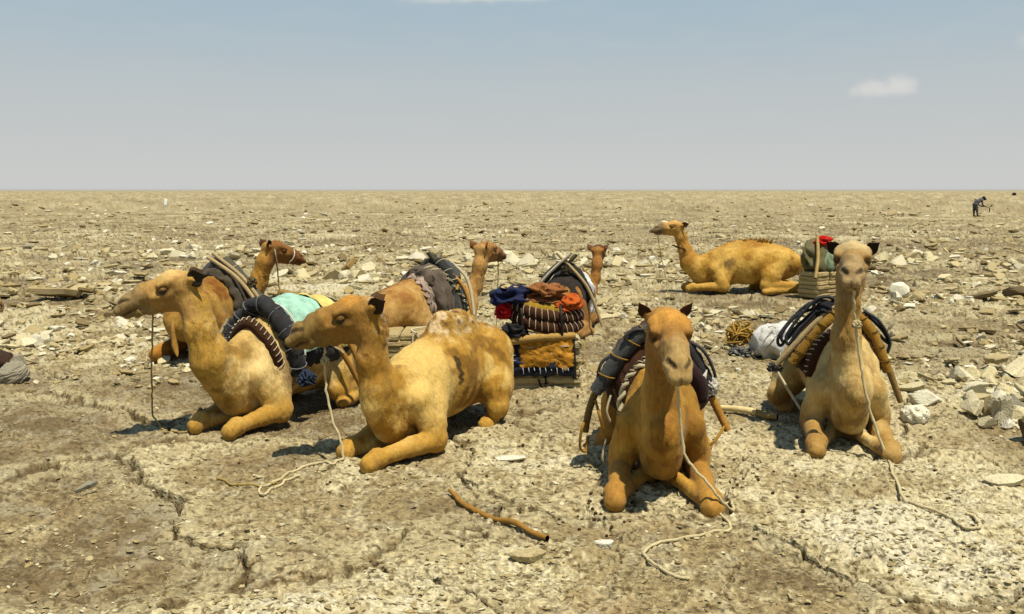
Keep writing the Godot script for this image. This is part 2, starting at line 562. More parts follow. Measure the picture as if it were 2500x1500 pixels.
	pr.append([hp(P, 0.24, -0.13, 0), hp(P, 0.50, -0.085, 0), 0.140 * L, 0.110 * L, 0.05, hz, 0.95, false])    # cheeks and jaw
	pr.append([hp(P, 0.28, 0.06, 0), hp(P, 0.62, 0.055, 0), 0.122 * L, 0.105 * L, 0.03, hz, 0.84, false])     # bridge of the nose
	pr.append([hp(P, 0.58, 0.02, 0), hp(P, 0.82, -0.005, 0), 0.130 * L, 0.112 * L, 0.03, hz, 0.88, false])   # muzzle
	for sd in [-1.0, 1.0]:
		pr.append([hp(P, 0.80, -0.015, 0.035 * sd), hp(P, 0.93, -0.055, 0.032 * sd), 0.090 * L, 0.066 * L, 0.02, hz, 0.9, false])   # split upper lip
		pr.append([hp(P, 0.27, 0.085, 0.125 * sd), hp(P, 0.40, 0.075, 0.138 * sd), 0.052 * L, 0.044 * L, 0.025, hz, 1.0, false])  # brow
		pr.append([hp(P, 0.36, -0.05, 0.125 * sd), hp(P, 0.50, -0.04, 0.100 * sd), 0.048 * L, 0.035 * L, 0.03, hz, 1.0, false])  # cheekbone
		pr.append([hp(P, 0.03, 0.0, 0.10 * sd), hp(P, 0.04, 0.02, 0.14 * sd), 0.055 * L, 0.04 * L, 0.03, hz, 1.0, false])    # ear root
	pr.append([hp(P, 0.36, -0.20, 0), hp(P, 0.76, -0.125, 0), 0.080 * L, 0.062 * L, 0.03, hz, 0.98, false])   # lower jaw
	pr.append([hp(P, 0.76, -0.125, 0), hp(P, 0.87, -0.115, 0), 0.062 * L, 0.052 * L, 0.02, hz, 1.1, false])   # lower lip
	for sd in [-1.0, 1.0]:
		pr.append([hp(P, 0.375, 0.015, 0.205 * sd), hp(P, 0.385, 0.01, 0.205 * sd), 0.044 * L, 0.044 * L, 0.02, hz, 1.0, true])    # eye socket
		pr.append([hp(P, 0.90, 0.05, 0.060 * sd), hp(P, 0.79, 0.055, 0.105 * sd), 0.018 * L, 0.022 * L, 0.012, hz, 1.0, true])     # nostril
		pr.append([hp(P, 0.62, -0.085, 0.14 * sd), hp(P, 0.95, -0.105, 0.080 * sd), 0.022 * L, 0.018 * L, 0.012, hz, 1.0, true])  # mouth
	for k in range(hb, pr.size()):
		if not pr[k][7]:
			pr[k][6] = float(pr[k][6]) * (1.0 + (float(P.get("W", 1.2)) - 1.0) * 0.8)
	var lo := Vector3.ONE * 9.0
	var hi := -lo
	for q in pr:
		var r: float = maxf(q[2], q[3]) * maxf(1.0, q[6]) * s
		lo = lo.min((q[0] as Vector3).min(q[1]) * s - Vector3.ONE * r)
		hi = hi.max((q[0] as Vector3).max(q[1]) * s + Vector3.ONE * r)
	f.setup(lo, hi, P.cell)
	for q in pr:
		f.cone(q[0] * s, q[1] * s, q[2] * s, q[3] * s, q[4] * s, q[5], q[6], q[7])
	var o := f.net()
	o.c.resize(o.v.size())
	var lumps := []
	for sd in [-1.0, 1.0]:
		var q := "R" if sd > 0.0 else "L"
		lumps.append(G.get("el" + q, V(0.20, 0.095, 0.215 * sd)))
		lumps.append(G.get("kn" + q, V(0.62, 0.078, 0.20 * sd)))
	for k in o.v.size():
		var p := o.v[k] / s
		o.c[k] = coat(P, p, o.n[k])
		var w := 0.0025 * n_coat.get_noise_3d(p.x * 30.0, p.y * 12.0, p.z * 30.0) + 0.004 * n_coat.get_noise_3d(p.x * 9.0, p.y * 9.0, p.z * 9.0 + 4.0)
		for j in lumps.size():                      # skin folds round elbows and knees
			var d := p.distance_to(lumps[j])
			var far: float = 0.19 if j % 2 == 0 else 0.10
			if d < far:
				w += 0.0035 * sin(d * 105.0 + 5.0 * n_coat.get_noise_3d(p.x * 7.0, p.y * 7.0, p.z * 7.0)) * (1.0 - d / far) * smoothstep(0.03, 0.07, d)
				if j % 2 == 1:
					o.c[k] = o.c[k].lerp(lin(104, 80, 50), 0.65 * (1.0 - smoothstep(0.03, 0.075, d + 0.03 * n_coat.get_noise_3d(p.x * 20.0, p.y * 20.0, p.z * 20.0) + maxf(0.0, p.y - 0.07))))
		if p.x > 0.44 and p.y > 0.42 and p.distance_to(P.poll) > 0.28:     # hanging folds of the neck
			w += 0.0045 * sin(p.z * 70.0 + p.x * 60.0 + 3.0 * n_coat.get_noise_3d(p.x * 6.0, p.y * 4.0, p.z * 6.0)) * smoothstep(0.42, 0.55, p.y)
		elif p.x < 0.10 and p.x > -0.5:                # a hint of ribs
			w += 0.0035 * sin((p.x + 0.25 * p.y) * 62.0) * (1.0 - smoothstep(0.10, 0.20, absf(p.y - 0.38)))
		o.v[k] += o.n[k] * w * s
	smooth(o)
	return o

func near(p: Vector3, a: Vector3, b: Vector3) -> float:
	var ba := b - a
	var h := clampf((p - a).dot(ba) / maxf(ba.length_squared(), 1e-9), 0.0, 1.0)
	return (p - a - ba * h).length()

func coat(P: Dictionary, p: Vector3, n: Vector3) -> Color:
	var K: Dictionary = P.coat
	var o: float = P.seed * 7.3
	var big := n_coat.get_noise_3d(p.x * 3.0 + o, p.y * 3.0, p.z * 3.0)
	var mid := n_coat.get_noise_3d(p.x * 9.0, p.y * 9.0 + o, p.z * 9.0)
	var streak := n_coat.get_noise_3d(p.x * 40.0, p.y * 14.0 + o, p.z * 40.0)
	var col: Color = K.base
	col = col.lerp(K.light, smoothstep(-0.1, 0.45, big + 0.5 * mid) * 0.85)
	col = col.lerp(K.dark, smoothstep(0.0, 0.45, -big + 0.6 * mid) * 0.8)
	# pale shoulder, darker back and flank folds
	var sh := 1.0 - smoothstep(0.06, 0.24, Vector2(p.x - 0.20, (p.y - 0.42) * 0.55).length() + 0.08 * mid)
	col = col.lerp(K.light, sh * K.get("shoulder", 0.6))
	var back := smoothstep(0.58, 0.70, p.y + 0.05 * mid) * (1.0 - smoothstep(0.3, 0.45, p.x))
	col = col.lerp(K.dark, back * K.get("back", 0.5))
	var leg := (1.0 - smoothstep(0.13, 0.24, p.y + 0.03 * mid)) * smoothstep(0.10, 0.22, absf(p.z) + maxf(0.0, p.x - 0.5))
	col = col.lerp(K.leg, leg * 0.8)
	var neck := smoothstep(0.46, 0.60, p.x + 0.3 * (p.y - 0.5)) * smoothstep(0.30, 0.5, p.y)
	col = col.lerp(K.neck, neck * (0.55 + 0.5 * smoothstep(-0.4, 0.4, streak)))
	if P.has("sores"):
		var w := smoothstep(0.60, 0.66, p.y) * smoothstep(0.0, 0.35, n_coat.get_noise_3d(p.x * 10.0, p.y * 12.0, p.z * 12.0 + 5.0))
		col = col.lerp(lin(214, 190, 150), w * 0.8)
		col = col.lerp(lin(84, 52, 34), smoothstep(0.62, 0.66, p.y) * smoothstep(0.2, 0.5, n_coat.get_noise_3d(p.x * 11.0, p.y * 13.0 + 3.0, p.z * 13.0)) * 0.8)
	if P.has("brand"):
		var best := 1.0
		var B: Array = P.brand
		if p.z < 0.0:
			for k in range(1, B.size()):
				best = minf(best, near(Vector3(p.x, p.y, 0), B[k - 1], B[k]))
		col = col.lerp(lin(70, 56, 30), 1.0 - smoothstep(0.007, 0.014, best + 0.003 * mid))
	if P.has("patch"):
		for q in P.patch:
			col = col.lerp(q[2], (1.0 - smoothstep(q[1] * 0.5, q[1], p.distance_to(q[0]) + 0.06 * mid + 0.04 * streak)) * 0.75)
	# the head
	var L: float = P.L
	var d: Vector3 = (p - P.poll) / L
	var a := d.dot(P.hx)
	var u := d.dot(P.hy)
	var l := d.dot(P.hz) / float(P.get("W", 1.2))
	var hw := smoothstep(-0.02, 0.14, a + 0.15 * u) * (1.0 - smoothstep(0.34, 0.55, -u)) * (1.0 - smoothstep(0.25, 0.4, absf(l)))
	if hw > 0.0:
		var c: Color = K.head
		c = c.lerp(K.brow, smoothstep(0.08, 0.17, u + 0.03 * mid) * (1.0 - smoothstep(0.30, 0.50, a)))
		c = c.lerp(K.dark, smoothstep(0.0, 0.5, mid) * 0.35)
		c = c.lerp(K.muzzle, smoothstep(0.50, 0.72, a + 0.05 * mid))
		var al := absf(l)
		var w := V(a, u, al)
		c = c.lerp(K.eye, (1.0 - smoothstep(0.045, 0.10, w.distance_to(V(0.375, 0.02, 0.14)) + 0.02 * mid)) * 0.85)
		var line := minf(near(w, V(0.91, 0.055, 0.05), V(0.79, 0.045, 0.095)) - 0.006, minf(near(w, V(0.60, -0.075, 0.11), V(0.80, -0.10, 0.095)), near(w, V(0.80, -0.10, 0.095), V(0.97, -0.10, 0.035))))
		line = minf(line, near(w, V(0.99, 0.0, 0.0), V(0.98, -0.09, 0.0)) + 0.004)
		c = c.lerp(lin(52, 38, 22), (1.0 - smoothstep(0.008, 0.028, line)) * 0.85)
		col = col.lerp(c, hw)
	var v := 1.0 + 0.16 * streak + 0.10 * mid
	return Color(col.r * v, col.g * v, col.b * v)

func ear_shape(long: float, wide: float, outer: Color, inner: Color) -> Acc:
	var o := Acc.new()
	var nr := 9
	var ns := 12
	for j in nr:
		var t := float(j) / (nr - 1)
		var w := wide * (0.42 + 0.75 * sin(PI * minf(1.0, t * 0.95 + 0.18))) * (1.0 - pow(t, 5.0) * 0.93)
		for k in ns:
			var an := TAU * k / ns
			var x := cos(an) * w
			var y := sin(an) * w * 0.42
			if y > 0.0:
				y = y * 0.2 - 0.30 * w * (1.0 - pow(cos(an), 2.0)) * sin(PI * clampf(t * 1.05, 0.0, 1.0))
			else:
				y -= 0.1 * w
			o.v.append(Vector3(x, t * long, y))
			o.c.append(inner if sin(an) > 0.1 else outer)
	for j in nr - 1:
		for k in ns:
			var a := j * ns + k
			var b := j * ns + (k + 1) % ns
			o.i.append_array(PackedInt32Array([a, b, a + ns, b, b + ns, a + ns]))
	o.v.append(Vector3(0, long, 0))
	o.c.append(outer)
	for k in ns:
		o.i.append_array(PackedInt32Array([(nr - 1) * ns + k, (nr - 1) * ns + (k + 1) % ns, o.v.size() - 1]))
	smooth(o)
	return o

func smooth(o: Acc) -> void:                       # normals averaged over the faces round each vertex
	o.n.resize(o.v.size())
	o.n.fill(Vector3.ZERO)
	for k in range(0, o.i.size(), 3):
		var a := o.i[k]
		var b := o.i[k + 1]
		var c := o.i[k + 2]
		var q := (o.v[c] - o.v[a]).cross(o.v[b] - o.v[a])
		o.n[a] += q
		o.n[b] += q
		o.n[c] += q
	for k in o.n.size():
		o.n[k] = o.n[k].normalized()

func hair(P: Dictionary, body: Acc, t: Node3D) -> void:      # short wool over the whole hide, longer on crown, mane and hump
	var r := RandomNumberGenerator.new()
	r.seed = 500 + int(P.seed)
	var s: float = P.s
	var share: float = P.get("wool", 0.34)
	var buf := PackedFloat32Array()
	var count := 0
	var thick: float = float(P.cell) * 0.22
	var poll: Vector3 = P.poll * s
	for k in body.v.size():
		if r.randf() > share:
			continue
		var p := body.v[k]
		var n := body.n[k]
		if p.y < 0.06 * s:
			continue
		var u := p / s
		var d: Vector3 = (u - P.poll) / float(P.L)
		var a := d.dot(P.hx)
		var on_head := d.length() < 1.15 and a > 0.0 and d.dot(P.hy) > -0.35
		var long := 0.016
		if on_head:
			long = 0.022 * (1.0 - smoothstep(0.1, 0.3, a)) + 0.007
		elif u.x > 0.42 and u.y > 0.45:
			long = 0.017 + 0.016 * smoothstep(0.2, 0.9, -n.x)
		elif u.y > 0.60:
			long = 0.026
		elif u.y < 0.2:
			long = 0.010
		var flow: Vector3 = (-P.hx * 0.8 + Vector3(0, -0.3, 0)) if on_head else Vector3(-0.55, -0.75, 0)
		flow += Vector3(r.randfn(), r.randfn(), r.randfn()) * 0.25
		var dir := (flow - n * flow.dot(n)).normalized() * 0.86 + n * r.randf_range(0.08, 0.32)
		dir = dir.normalized() * long * 0.5 * s * r.randf_range(0.6, 1.5)
		var side := dir.cross(n).normalized() * thick
		var nn := n * thick
		var q := p - n * 0.001
		var c := body.c[k] * r.randf_range(0.8, 1.12)
		buf.append_array(PackedFloat32Array([side.x, dir.x, nn.x, q.x, side.y, dir.y, nn.y, q.y, side.z, dir.z, nn.z, q.z, c.r, c.g, c.b, 1.0]))
		count += 1
	var mm := MultiMesh.new()
	mm.transform_format = MultiMesh.TRANSFORM_3D
	mm.use_colors = true
	mm.mesh = M.blade
	mm.instance_count = count
	mm.buffer = buf
	var o := MultiMeshInstance3D.new()
	o.multimesh = mm
	o.material_override = M.wool
	o.name = "coat_hair"
	t.add_child(o, true)
	o.set_meta("kind", "stuff")

func camel(P: Dictionary, body: Acc) -> Node3D:
	var t := thing("camel", P.label, "camel", P.pos, deg_to_rad(P.yaw), "resting camels")
	obj("body", body.mesh(), M.hide, t)
	var lm: StandardMaterial3D = M.hide.duplicate()
	lm.vertex_color_use_as_albedo = false
	lm.albedo_color = (P.coat.head as Color).lerp(P.coat.eye, 0.6).linear_to_srgb()
	M["lid%d" % P.seed] = lm
	hair(P, body, t)
	var s: float = P.s
	var L: float = P.L
	var K: Dictionary = P.coat
	for sd in [-1.0, 1.0]:
		var e := SphereMesh.new()
		e.radius = 0.050 * L * s
		e.height = e.radius * 2.0
		e.radial_segments = 16
		e.rings = 8
		var eye := obj("eye", e, M.dark_eye, t)
		eye.position = hp(P, 0.378, 0.012, 0.136 * sd) * s
		var lid_mesh := SphereMesh.new()
		lid_mesh.radius = 0.054 * L * s
		lid_mesh.height = lid_mesh.radius
		lid_mesh.is_hemisphere = true
		lid_mesh.radial_segments = 16
		lid_mesh.rings = 5
		var lid := obj("eyelid", lid_mesh, M["lid%d" % P.seed], t)
		var out: Vector3 = (P.hz * sd * 0.12 + P.hy * 0.97 - P.hx * 0.10).normalized()
		lid.transform = Transform3D(Basis(out.cross(P.hx).normalized(), out, out.cross(P.hx).normalized().cross(out)), eye.position + P.hy * 0.010 * L * s)
		# the ear stands up, back and out; its opening faces forward
		var E: Array = P.ears
		var up: Vector3 = (P.hy * float(E[1]) - P.hx * float(E[2]) + P.hz * (float(E[3]) * sd)).normalized()
		var front: Vector3 = (P.hx * float(E[4]) + P.hz * (float(E[5]) * sd) + P.hy * 0.1)
		front = (front - up * front.dot(up)).normalized()
		var ear := obj("ear", ear_shape(E[0] * L * s, float(P.get("ear_wide", 0.08)) * L * s, K.ear, K.ear_in).mesh(), M.hide, t)
		ear.transform = Transform3D(Basis(up.cross(front), up, front), hp(P, 0.06, 0.015, 0.145 * sd) * s)
	if P.has("tufts"):
		for k in 26:                                # ragged hair along the top of the back
			var x := 0.22 - 0.028 * k + 0.01 * n_coat.get_noise_1d(k * 3.7)
			var z := 0.07 * n_coat.get_noise_1d(k * 5.1 + 3.0)
			var w := Acc.new()
			var b := body_at(x)
			var y := b.x + b.y + 0.02 + 0.5 * float(P.get("hump", 0.02)) - 0.25 * absf(z)
			var hgt := 0.035 + 0.05 * absf(n_coat.get_noise_1d(k * 7.7))
			tube(w, spline([V(x, y - 0.03, z), V(x - 0.01, y + hgt * 0.4, z * 1.3), V(x - 0.03, y + hgt, z * 1.6)], 3), [0.035, 0.028, 0.004], 7, K.dark.lerp(K.base, 0.4), 0.6, 0.8)
			for j in w.v.size():
				w.v[j] *= s
			obj("hair_tuft", w.mesh(), M.hide, t)
	var tl := Acc.new()
	tube(tl, spline([V(-0.86, 0.46, 0), V(-0.95, 0.36, 0.03), V(-0.97, 0.22, 0.05), V(-0.98, 0.10, 0.08)], 5), [0.035, 0.022, 0.018, 0.018, 0.02, 0.028, 0.02, 0.004], 8, K.base, 1.0)
	for k in tl.v.size():
		tl.v[k] *= s
	obj("tail", tl.mesh(), M.hide, t)
	return t

# ---------------------------------------------------------------- shape helpers
func spline(p: Array, per: int) -> PackedVector3Array:
	var o := PackedVector3Array()
	for k in p.size() - 1:
		var a: Vector3 = p[maxi(0, k - 1)]
		var b: Vector3 = p[k]
		var c: Vector3 = p[k + 1]
		var d: Vector3 = p[mini(p.size() - 1, k + 2)]
		for j in per:
			o.append(b.cubic_interpolate(c, a, d, float(j) / per))
	o.append(p[-1])
	return o

func tube(o: Acc, path: PackedVector3Array, radii: Array, sides: int, col: Color, flat := 1.0, bump := 0.0, up := Vector3.ZERO) -> void:
	# radii are spread evenly along the path; flat < 1 flattens across the running frame's second axis
	var n := path.size()
	var base := o.v.size()
	var side := Vector3.ZERO
	for k in n:
		var dir := (path[mini(n - 1, k + 1)] - path[maxi(0, k - 1)]).normalized()
		if up != Vector3.ZERO:
			side = dir.cross(up).normalized()
		elif k == 0:
			side = dir.cross(Vector3.UP if absf(dir.y) < 0.9 else Vector3.RIGHT).normalized()
		else:
			side = (side - dir * side.dot(dir)).normalized()
		var other := side.cross(dir)
		var t := float(k) / maxi(1, n - 1) * (radii.size() - 1)
		var r: float = lerpf(radii[int(t)], radii[mini(radii.size() - 1, int(t) + 1)], t - int(t))
		for j in sides:
			var a := TAU * j / sides
			var q := side * cos(a) + other * (sin(a) * flat)
			var m := side * cos(a) * flat + other * sin(a)
			var w := r
			if bump > 0.0:
				w *= 1.0 + bump * n_coat.get_noise_3dv((path[k] + q * r) * 30.0)
			o.v.append(path[k] + q * w)
			o.n.append(m.normalized())
			o.c.append(col * (1.0 + 0.35 * n_coat.get_noise_3dv(path[k] * 14.0 + q * 60.0)))
	for k in n - 1:
		for j in sides:
			var a := base + k * sides + j
			var b := base + k * sides + (j + 1) % sides
			o.i.append_array(PackedInt32Array([a, b, a + sides, b, b + sides, a + sides]))
	for end in [0, n - 1]:
		var c := o.v.size()
		var dir := (path[1] - path[0]).normalized() * -1.0 if end == 0 else (path[n - 1] - path[n - 2]).normalized()
		o.v.append(path[end]); o.n.append(dir); o.c.append(col)
		for j in sides:
			o.v.append(o.v[base + end * sides + j]); o.n.append(dir); o.c.append(col)
		for j in sides:
			var a := c + 1 + j
			var b := c + 1 + (j + 1) % sides
			o.i.append_array(PackedInt32Array([c, a, b] if end == 0 else [c, b, a]))

# ---------------------------------------------------------------- small builders
func on(x: float, phi: float, off: float) -> Vector3:      # a point on a camel's back, off metres above the hide
	var b := body_at(x)
	var hump := 0.05 * exp(-pow((x + 0.1) / 0.2, 2.0)) * maxf(0.0, cos(phi))
	return V(x, b.x + (b.y + off + hump) * cos(phi), (b.z + off) * sin(phi))

func drape(o: Acc, x0: float, x1: float, p0: float, p1: float, off: float, thick: float, col: Color, folds := 0.02, sd := 0.0, ragged := 0.0) -> void:
	# a cloth or pad laid over the back between two cross sections
	var nx := 18
	var ny := 30
	for layer in 2:
		var base := o.v.size()
		for i in nx + 1:
			for j in ny + 1:
				var x := lerpf(x0, x1, float(i) / nx)
				var p := deg_to_rad(lerpf(p0, p1, float(j) / ny))
				var w := n_coat.get_noise_3d(x * 9.0 + sd, p * 2.6, sd)
				if ragged > 0.0:
					x += ragged * n_coat.get_noise_2d(p * 9.0 + sd, i * 0.2) * (absf(i * 2.0 / nx - 1.0))
					p += ragged * 2.0 * n_coat.get_noise_2d(x * 30.0 + sd, 3.0) * absf(j * 2.0 / ny - 1.0)
				var edge := minf(1.0, minf(minf(i, nx - i), minf(j, ny - j)) * 0.5)
				var q := on(x, p, off + folds * w + (thick * (0.35 + 0.65 * edge) if layer == 0 else 0.0))
				if q.y < 0.03:
					q.y = 0.03
				o.v.append(q)
				o.c.append(col * (1.0 + 0.3 * w + 0.45 * n_coat.get_noise_3d(q.x * 12.0, q.y * 12.0 + sd, q.z * 12.0)))
		for i in nx:
			for j in ny:
				var a := base + i * (ny + 1) + j
				var b := a + ny + 1
				if (layer == 0) == (x0 > x1):
					o.i.append_array(PackedInt32Array([a, a + 1, b, b, a + 1, b + 1]))
				else:
					o.i.append_array(PackedInt32Array([a, b, a + 1, b, b + 1, a + 1]))
	# sew the rims together
	var size := (nx + 1) * (ny + 1)
	var first := o.v.size() - 2 * size
	var rim := []
	for j in ny: rim.append(j)
	for i in nx: rim.append(i * (ny + 1) + ny)
	for j in ny: rim.append(nx * (ny + 1) + ny - j)
	for i in nx: rim.append((nx - i) * (ny + 1))
	for k in rim.size():
		var a: int = first + rim[k]
		var b: int = first + rim[(k + 1) % rim.size()]
		o.i.append_array(PackedInt32Array([a, a + size, b, b, a + size, b + size]))
	smooth(o)

func crumple(size: Vector3, sd: float, folds: float, col: Color, col2: Color, fine := 1.0) -> Acc:
	# a heap of cloth: an ellipsoid pulled into long folds, flattened below
	var o := Acc.new()
	var na := 44
	var nb := 24
	for j in nb + 1:
		var th := PI * j / nb
		for i in na + 1:
			var ph := TAU * (i % na) / na
			var d := Vector3(sin(th) * cos(ph), cos(th), sin(th) * sin(ph))
			var q := d * fine + Vector3.ONE * sd
			q += Vector3(n_fold.get_noise_3dv(q * 0.9), n_fold.get_noise_3dv(q * 0.9 + Vector3(9, 0, 0)), n_fold.get_noise_3dv(q * 0.9 + Vector3(0, 9, 0))) * 0.3
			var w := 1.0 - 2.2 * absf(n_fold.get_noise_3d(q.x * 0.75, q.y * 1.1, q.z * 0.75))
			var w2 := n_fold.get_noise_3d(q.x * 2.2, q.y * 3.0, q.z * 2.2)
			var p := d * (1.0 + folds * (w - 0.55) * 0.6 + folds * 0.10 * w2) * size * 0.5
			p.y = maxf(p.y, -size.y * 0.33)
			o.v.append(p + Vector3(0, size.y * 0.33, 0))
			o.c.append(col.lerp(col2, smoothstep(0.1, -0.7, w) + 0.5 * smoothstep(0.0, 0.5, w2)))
	for j in nb:
		for i in na:
			var a := j * (na + 1) + i
			var b := a + na + 1
			o.i.append_array(PackedInt32Array([a, b, a + 1, a + 1, b, b + 1]))
	smooth(o)
	var n0 := o.n.duplicate()
	for j in nb + 1:                                # close the seam
		var a := j * (na + 1)
		var m := (n0[a] + n0[a + na]).normalized()
		o.n[a] = m
		o.n[a + na] = m
	return o

func rope(o: Acc, p: Array, r: float, col: Color, per := 6) -> void:
	var q := []
	for k in p:
		q.append(V(k.x, gy(k.x, k.z) + r * 1.1, k.z) if k.y == -1.0 else k)
	var line := spline(q, per)
	for k in line.size():
		line[k] += Vector3(n_coat.get_noise_2d(k * 0.9, 1.0), 0, n_coat.get_noise_2d(k * 0.9, 7.0)) * r * 1.2
		var g := gy(line[k].x, line[k].z) + r * 0.9
		if line[k].y < g:
			line[k].y = g
	tube(o, line, [r], 6, col, 1.0, 0.25)

func lay(called: String, label: String, cat: String, o: Acc, m: Material, at: Vector3, turn := 0.0, group := "") -> MeshInstance3D:
	var t := obj(called, o.mesh(), m)
	t.position = at
	t.rotation.y = turn
	tag(t, label, cat, group)
	return t

func box_acc(o: Acc, c: Vector3, s: Vector3, col: Color, sd: float, rough: float, turn := 0.0) -> void:
	# a hand-cut block: chamfered, corners knocked about, each face a little uneven
	var h := s * 0.5
	var b := minf(0.012, minf(h.x, minf(h.y, h.z)) * 0.42)
	var rot := Basis(Vector3.UP, turn)
	var faces := [[V(1, 0, 0), V(0, 1, 0), V(0, 0, 1)], [V(-1, 0, 0), V(0, 1, 0), V(0, 0, -1)], [V(0, 1, 0), V(0, 0, 1), V(1, 0, 0)], [V(0, -1, 0), V(0, 0, 1), V(-1, 0, 0)], [V(0, 0, 1), V(0, 1, 0), V(-1, 0, 0)], [V(0, 0, -1), V(0, 1, 0), V(1, 0, 0)]]
	for f in faces:
		var base := o.v.size()
		var k := 6
		var iu: float = 1.0 - b / absf((f[2] as Vector3).dot(h))
		var iv: float = 1.0 - b / absf((f[1] as Vector3).dot(h))
		for i in k:
			for j in k:
				var u: float = [-1.0, -iu, -iu * 0.3, iu * 0.4, iu, 1.0][i]
				var v: float = [-1.0, -iv, -iv * 0.3, iv * 0.35, iv, 1.0][j]
				var p: Vector3 = (f[0] + f[1] * v + f[2] * u) * h
				var e := 0
				for ax in 3:
					if absf(absf(p[ax]) - h[ax]) < 0.0005: e += 1
				if e > 1:
					for ax in 3:
						if absf(absf(p[ax]) - h[ax]) < 0.0005: p[ax] -= signf(p[ax]) * b * (0.7 if e == 2 else 0.9)
				var nz := n_coat.get_noise_3d(p.x * 12.0 + sd, p.y * 12.0 + sd * 3.0, p.z * 12.0)
				p += (p.normalized()) * nz * rough
				o.v.append(c + rot * p)
				o.c.append(col * (1.0 + 0.35 * n_coat.get_noise_3d(p.x * 16.0 + sd, p.y * 50.0, p.z * 16.0)))
		for i in k - 1:
			for j in k - 1:
				var a := base + i * k + j
				o.i.append_array(PackedInt32Array([a, a + 1, a + k, a + k, a + 1, a + k + 1]))

func quilt(w: float, h: float, thick: float, col: Color, col2: Color, sd: float, ragged: float) -> Acc:
	# a stuffed cloth panel hanging upright: bulging front, wavy outline
	var o := Acc.new()
	var nx := 26
	var ny := 18
	for layer in 2:
		for i in nx + 1:
			for j in ny + 1:
				var u := 2.0 * i / nx - 1.0
				var v := 2.0 * j / ny - 1.0
				var x := u * w * 0.5 + ragged * absf(u) * n_coat.get_noise_2d(v * 3.0 + sd, sd)
				var y := v * h * 0.5 + ragged * absf(v) * n_coat.get_noise_2d(u * 3.0, sd + 5.0)
				var q := n_coat.get_noise_2d(u * 2.2 + sd, v * 1.6)
				var z := thick * 0.5 * (1.0 - pow(absf(u), 5.0)) * (1.0 - pow(absf(v), 5.0)) + 0.35 * thick * q + 0.12 * thick * n_fold.get_noise_2d(u * 6.0, v * 6.0 + sd)
				o.v.append(V(x, y, z if layer == 0 else -thick * 0.4))
				o.c.append(col.lerp(col2, smoothstep(0.0, 0.35, n_coat.get_noise_2d(u * 3.5 + sd * 2.0, v * 3.0))) * (1.0 + 0.3 * n_coat.get_noise_2d(u * 11.0, v * 9.0 + sd)))
	var size := (nx + 1) * (ny + 1)
	for layer in 2:
		for i in nx:
			for j in ny:
				var a := layer * size + i * (ny + 1) + j
				var b := a + ny + 1
				o.i.append_array(PackedInt32Array([a, a + 1, b, b, a + 1, b + 1] if layer == 0 else [a, b, a + 1, b, b + 1, a + 1]))
	for i in nx:
		for e in [0, ny]:
			var a: int = i * (ny + 1) + e
			var b := a + ny + 1
			o.i.append_array(PackedInt32Array([a, b, a + size, b, b + size, a + size]))
	for j in ny:
		for e in [0, nx]:
			var a: int = e * (ny + 1) + j
			o.i.append_array(PackedInt32Array([a, a + size, a + 1, a + 1, a + size, a + 1 + size]))
	smooth(o)
	return o

func flat_faces(o: Acc) -> Acc:                    # every face its own corners, for sharp broken edges
	var q := Acc.new()
	for k in range(0, o.i.size(), 3):
		var a := o.v[o.i[k]]
		var b := o.v[o.i[k + 1]]
		var c := o.v[o.i[k + 2]]
		var n := (c - a).cross(b - a).normalized()
		for j in 3:
			q.v.append(o.v[o.i[k + j]])
			q.n.append(n)
			q.c.append(o.c[o.i[k + j]] if o.c.size() else Color.WHITE)
			q.i.append(k + j)
	return q

func rock(sd: int, size: Vector3, col: Color, cuts := 13, lump := 0.3, fine := 0.0) -> Acc:
	# a ball cut by planes and roughened, standing on y = 0 with its foot sunk
	var r := RandomNumberGenerator.new()
	r.seed = sd * 7919 + 5
	var planes := []
	for k in cuts:
		var n := Vector3(r.randf_range(-1, 1), r.randf_range(-1, 1), r.randf_range(-1, 1)).normalized()
		planes.append([n, r.randf_range(0.38, 0.8)])
	var o := Acc.new()
	var na := 14 if fine == 0.0 else 30
	var nb := 9 if fine == 0.0 else 18
	for j in nb + 1:
		var th := PI * j / nb
		for i in na:
			var ph := TAU * i / na + 0.4 * j
			var p := Vector3(sin(th) * cos(ph), cos(th), sin(th) * sin(ph))
			p *= 1.0 + lump * n_coat.get_noise_3d(p.x * 2.2 + sd, p.y * 2.2, p.z * 2.2) + fine * absf(n_coat.get_noise_3d(p.x * 6.0, p.y * 6.0 + sd, p.z * 6.0))
			for q in planes:
				var d := p.dot(q[0])
				if d > q[1]:
					p -= q[0] * (d - q[1])
			o.v.append(Vector3(p.x, maxf(p.y, -0.55) + 0.42, p.z) * size * Vector3(0.55, 0.72, 0.55))
			o.c.append(col * (1.0 + 0.3 * n_coat.get_noise_3d(p.x * 3.0 + sd, p.y * 3.0, p.z * 3.0)))
	for j in nb:
		for i in na:
			var a := j * na + i
			var b := j * na + (i + 1) % na
			o.i.append_array(PackedInt32Array([a, a + na, b, b, a + na, b + na]))
	return flat_faces(o)

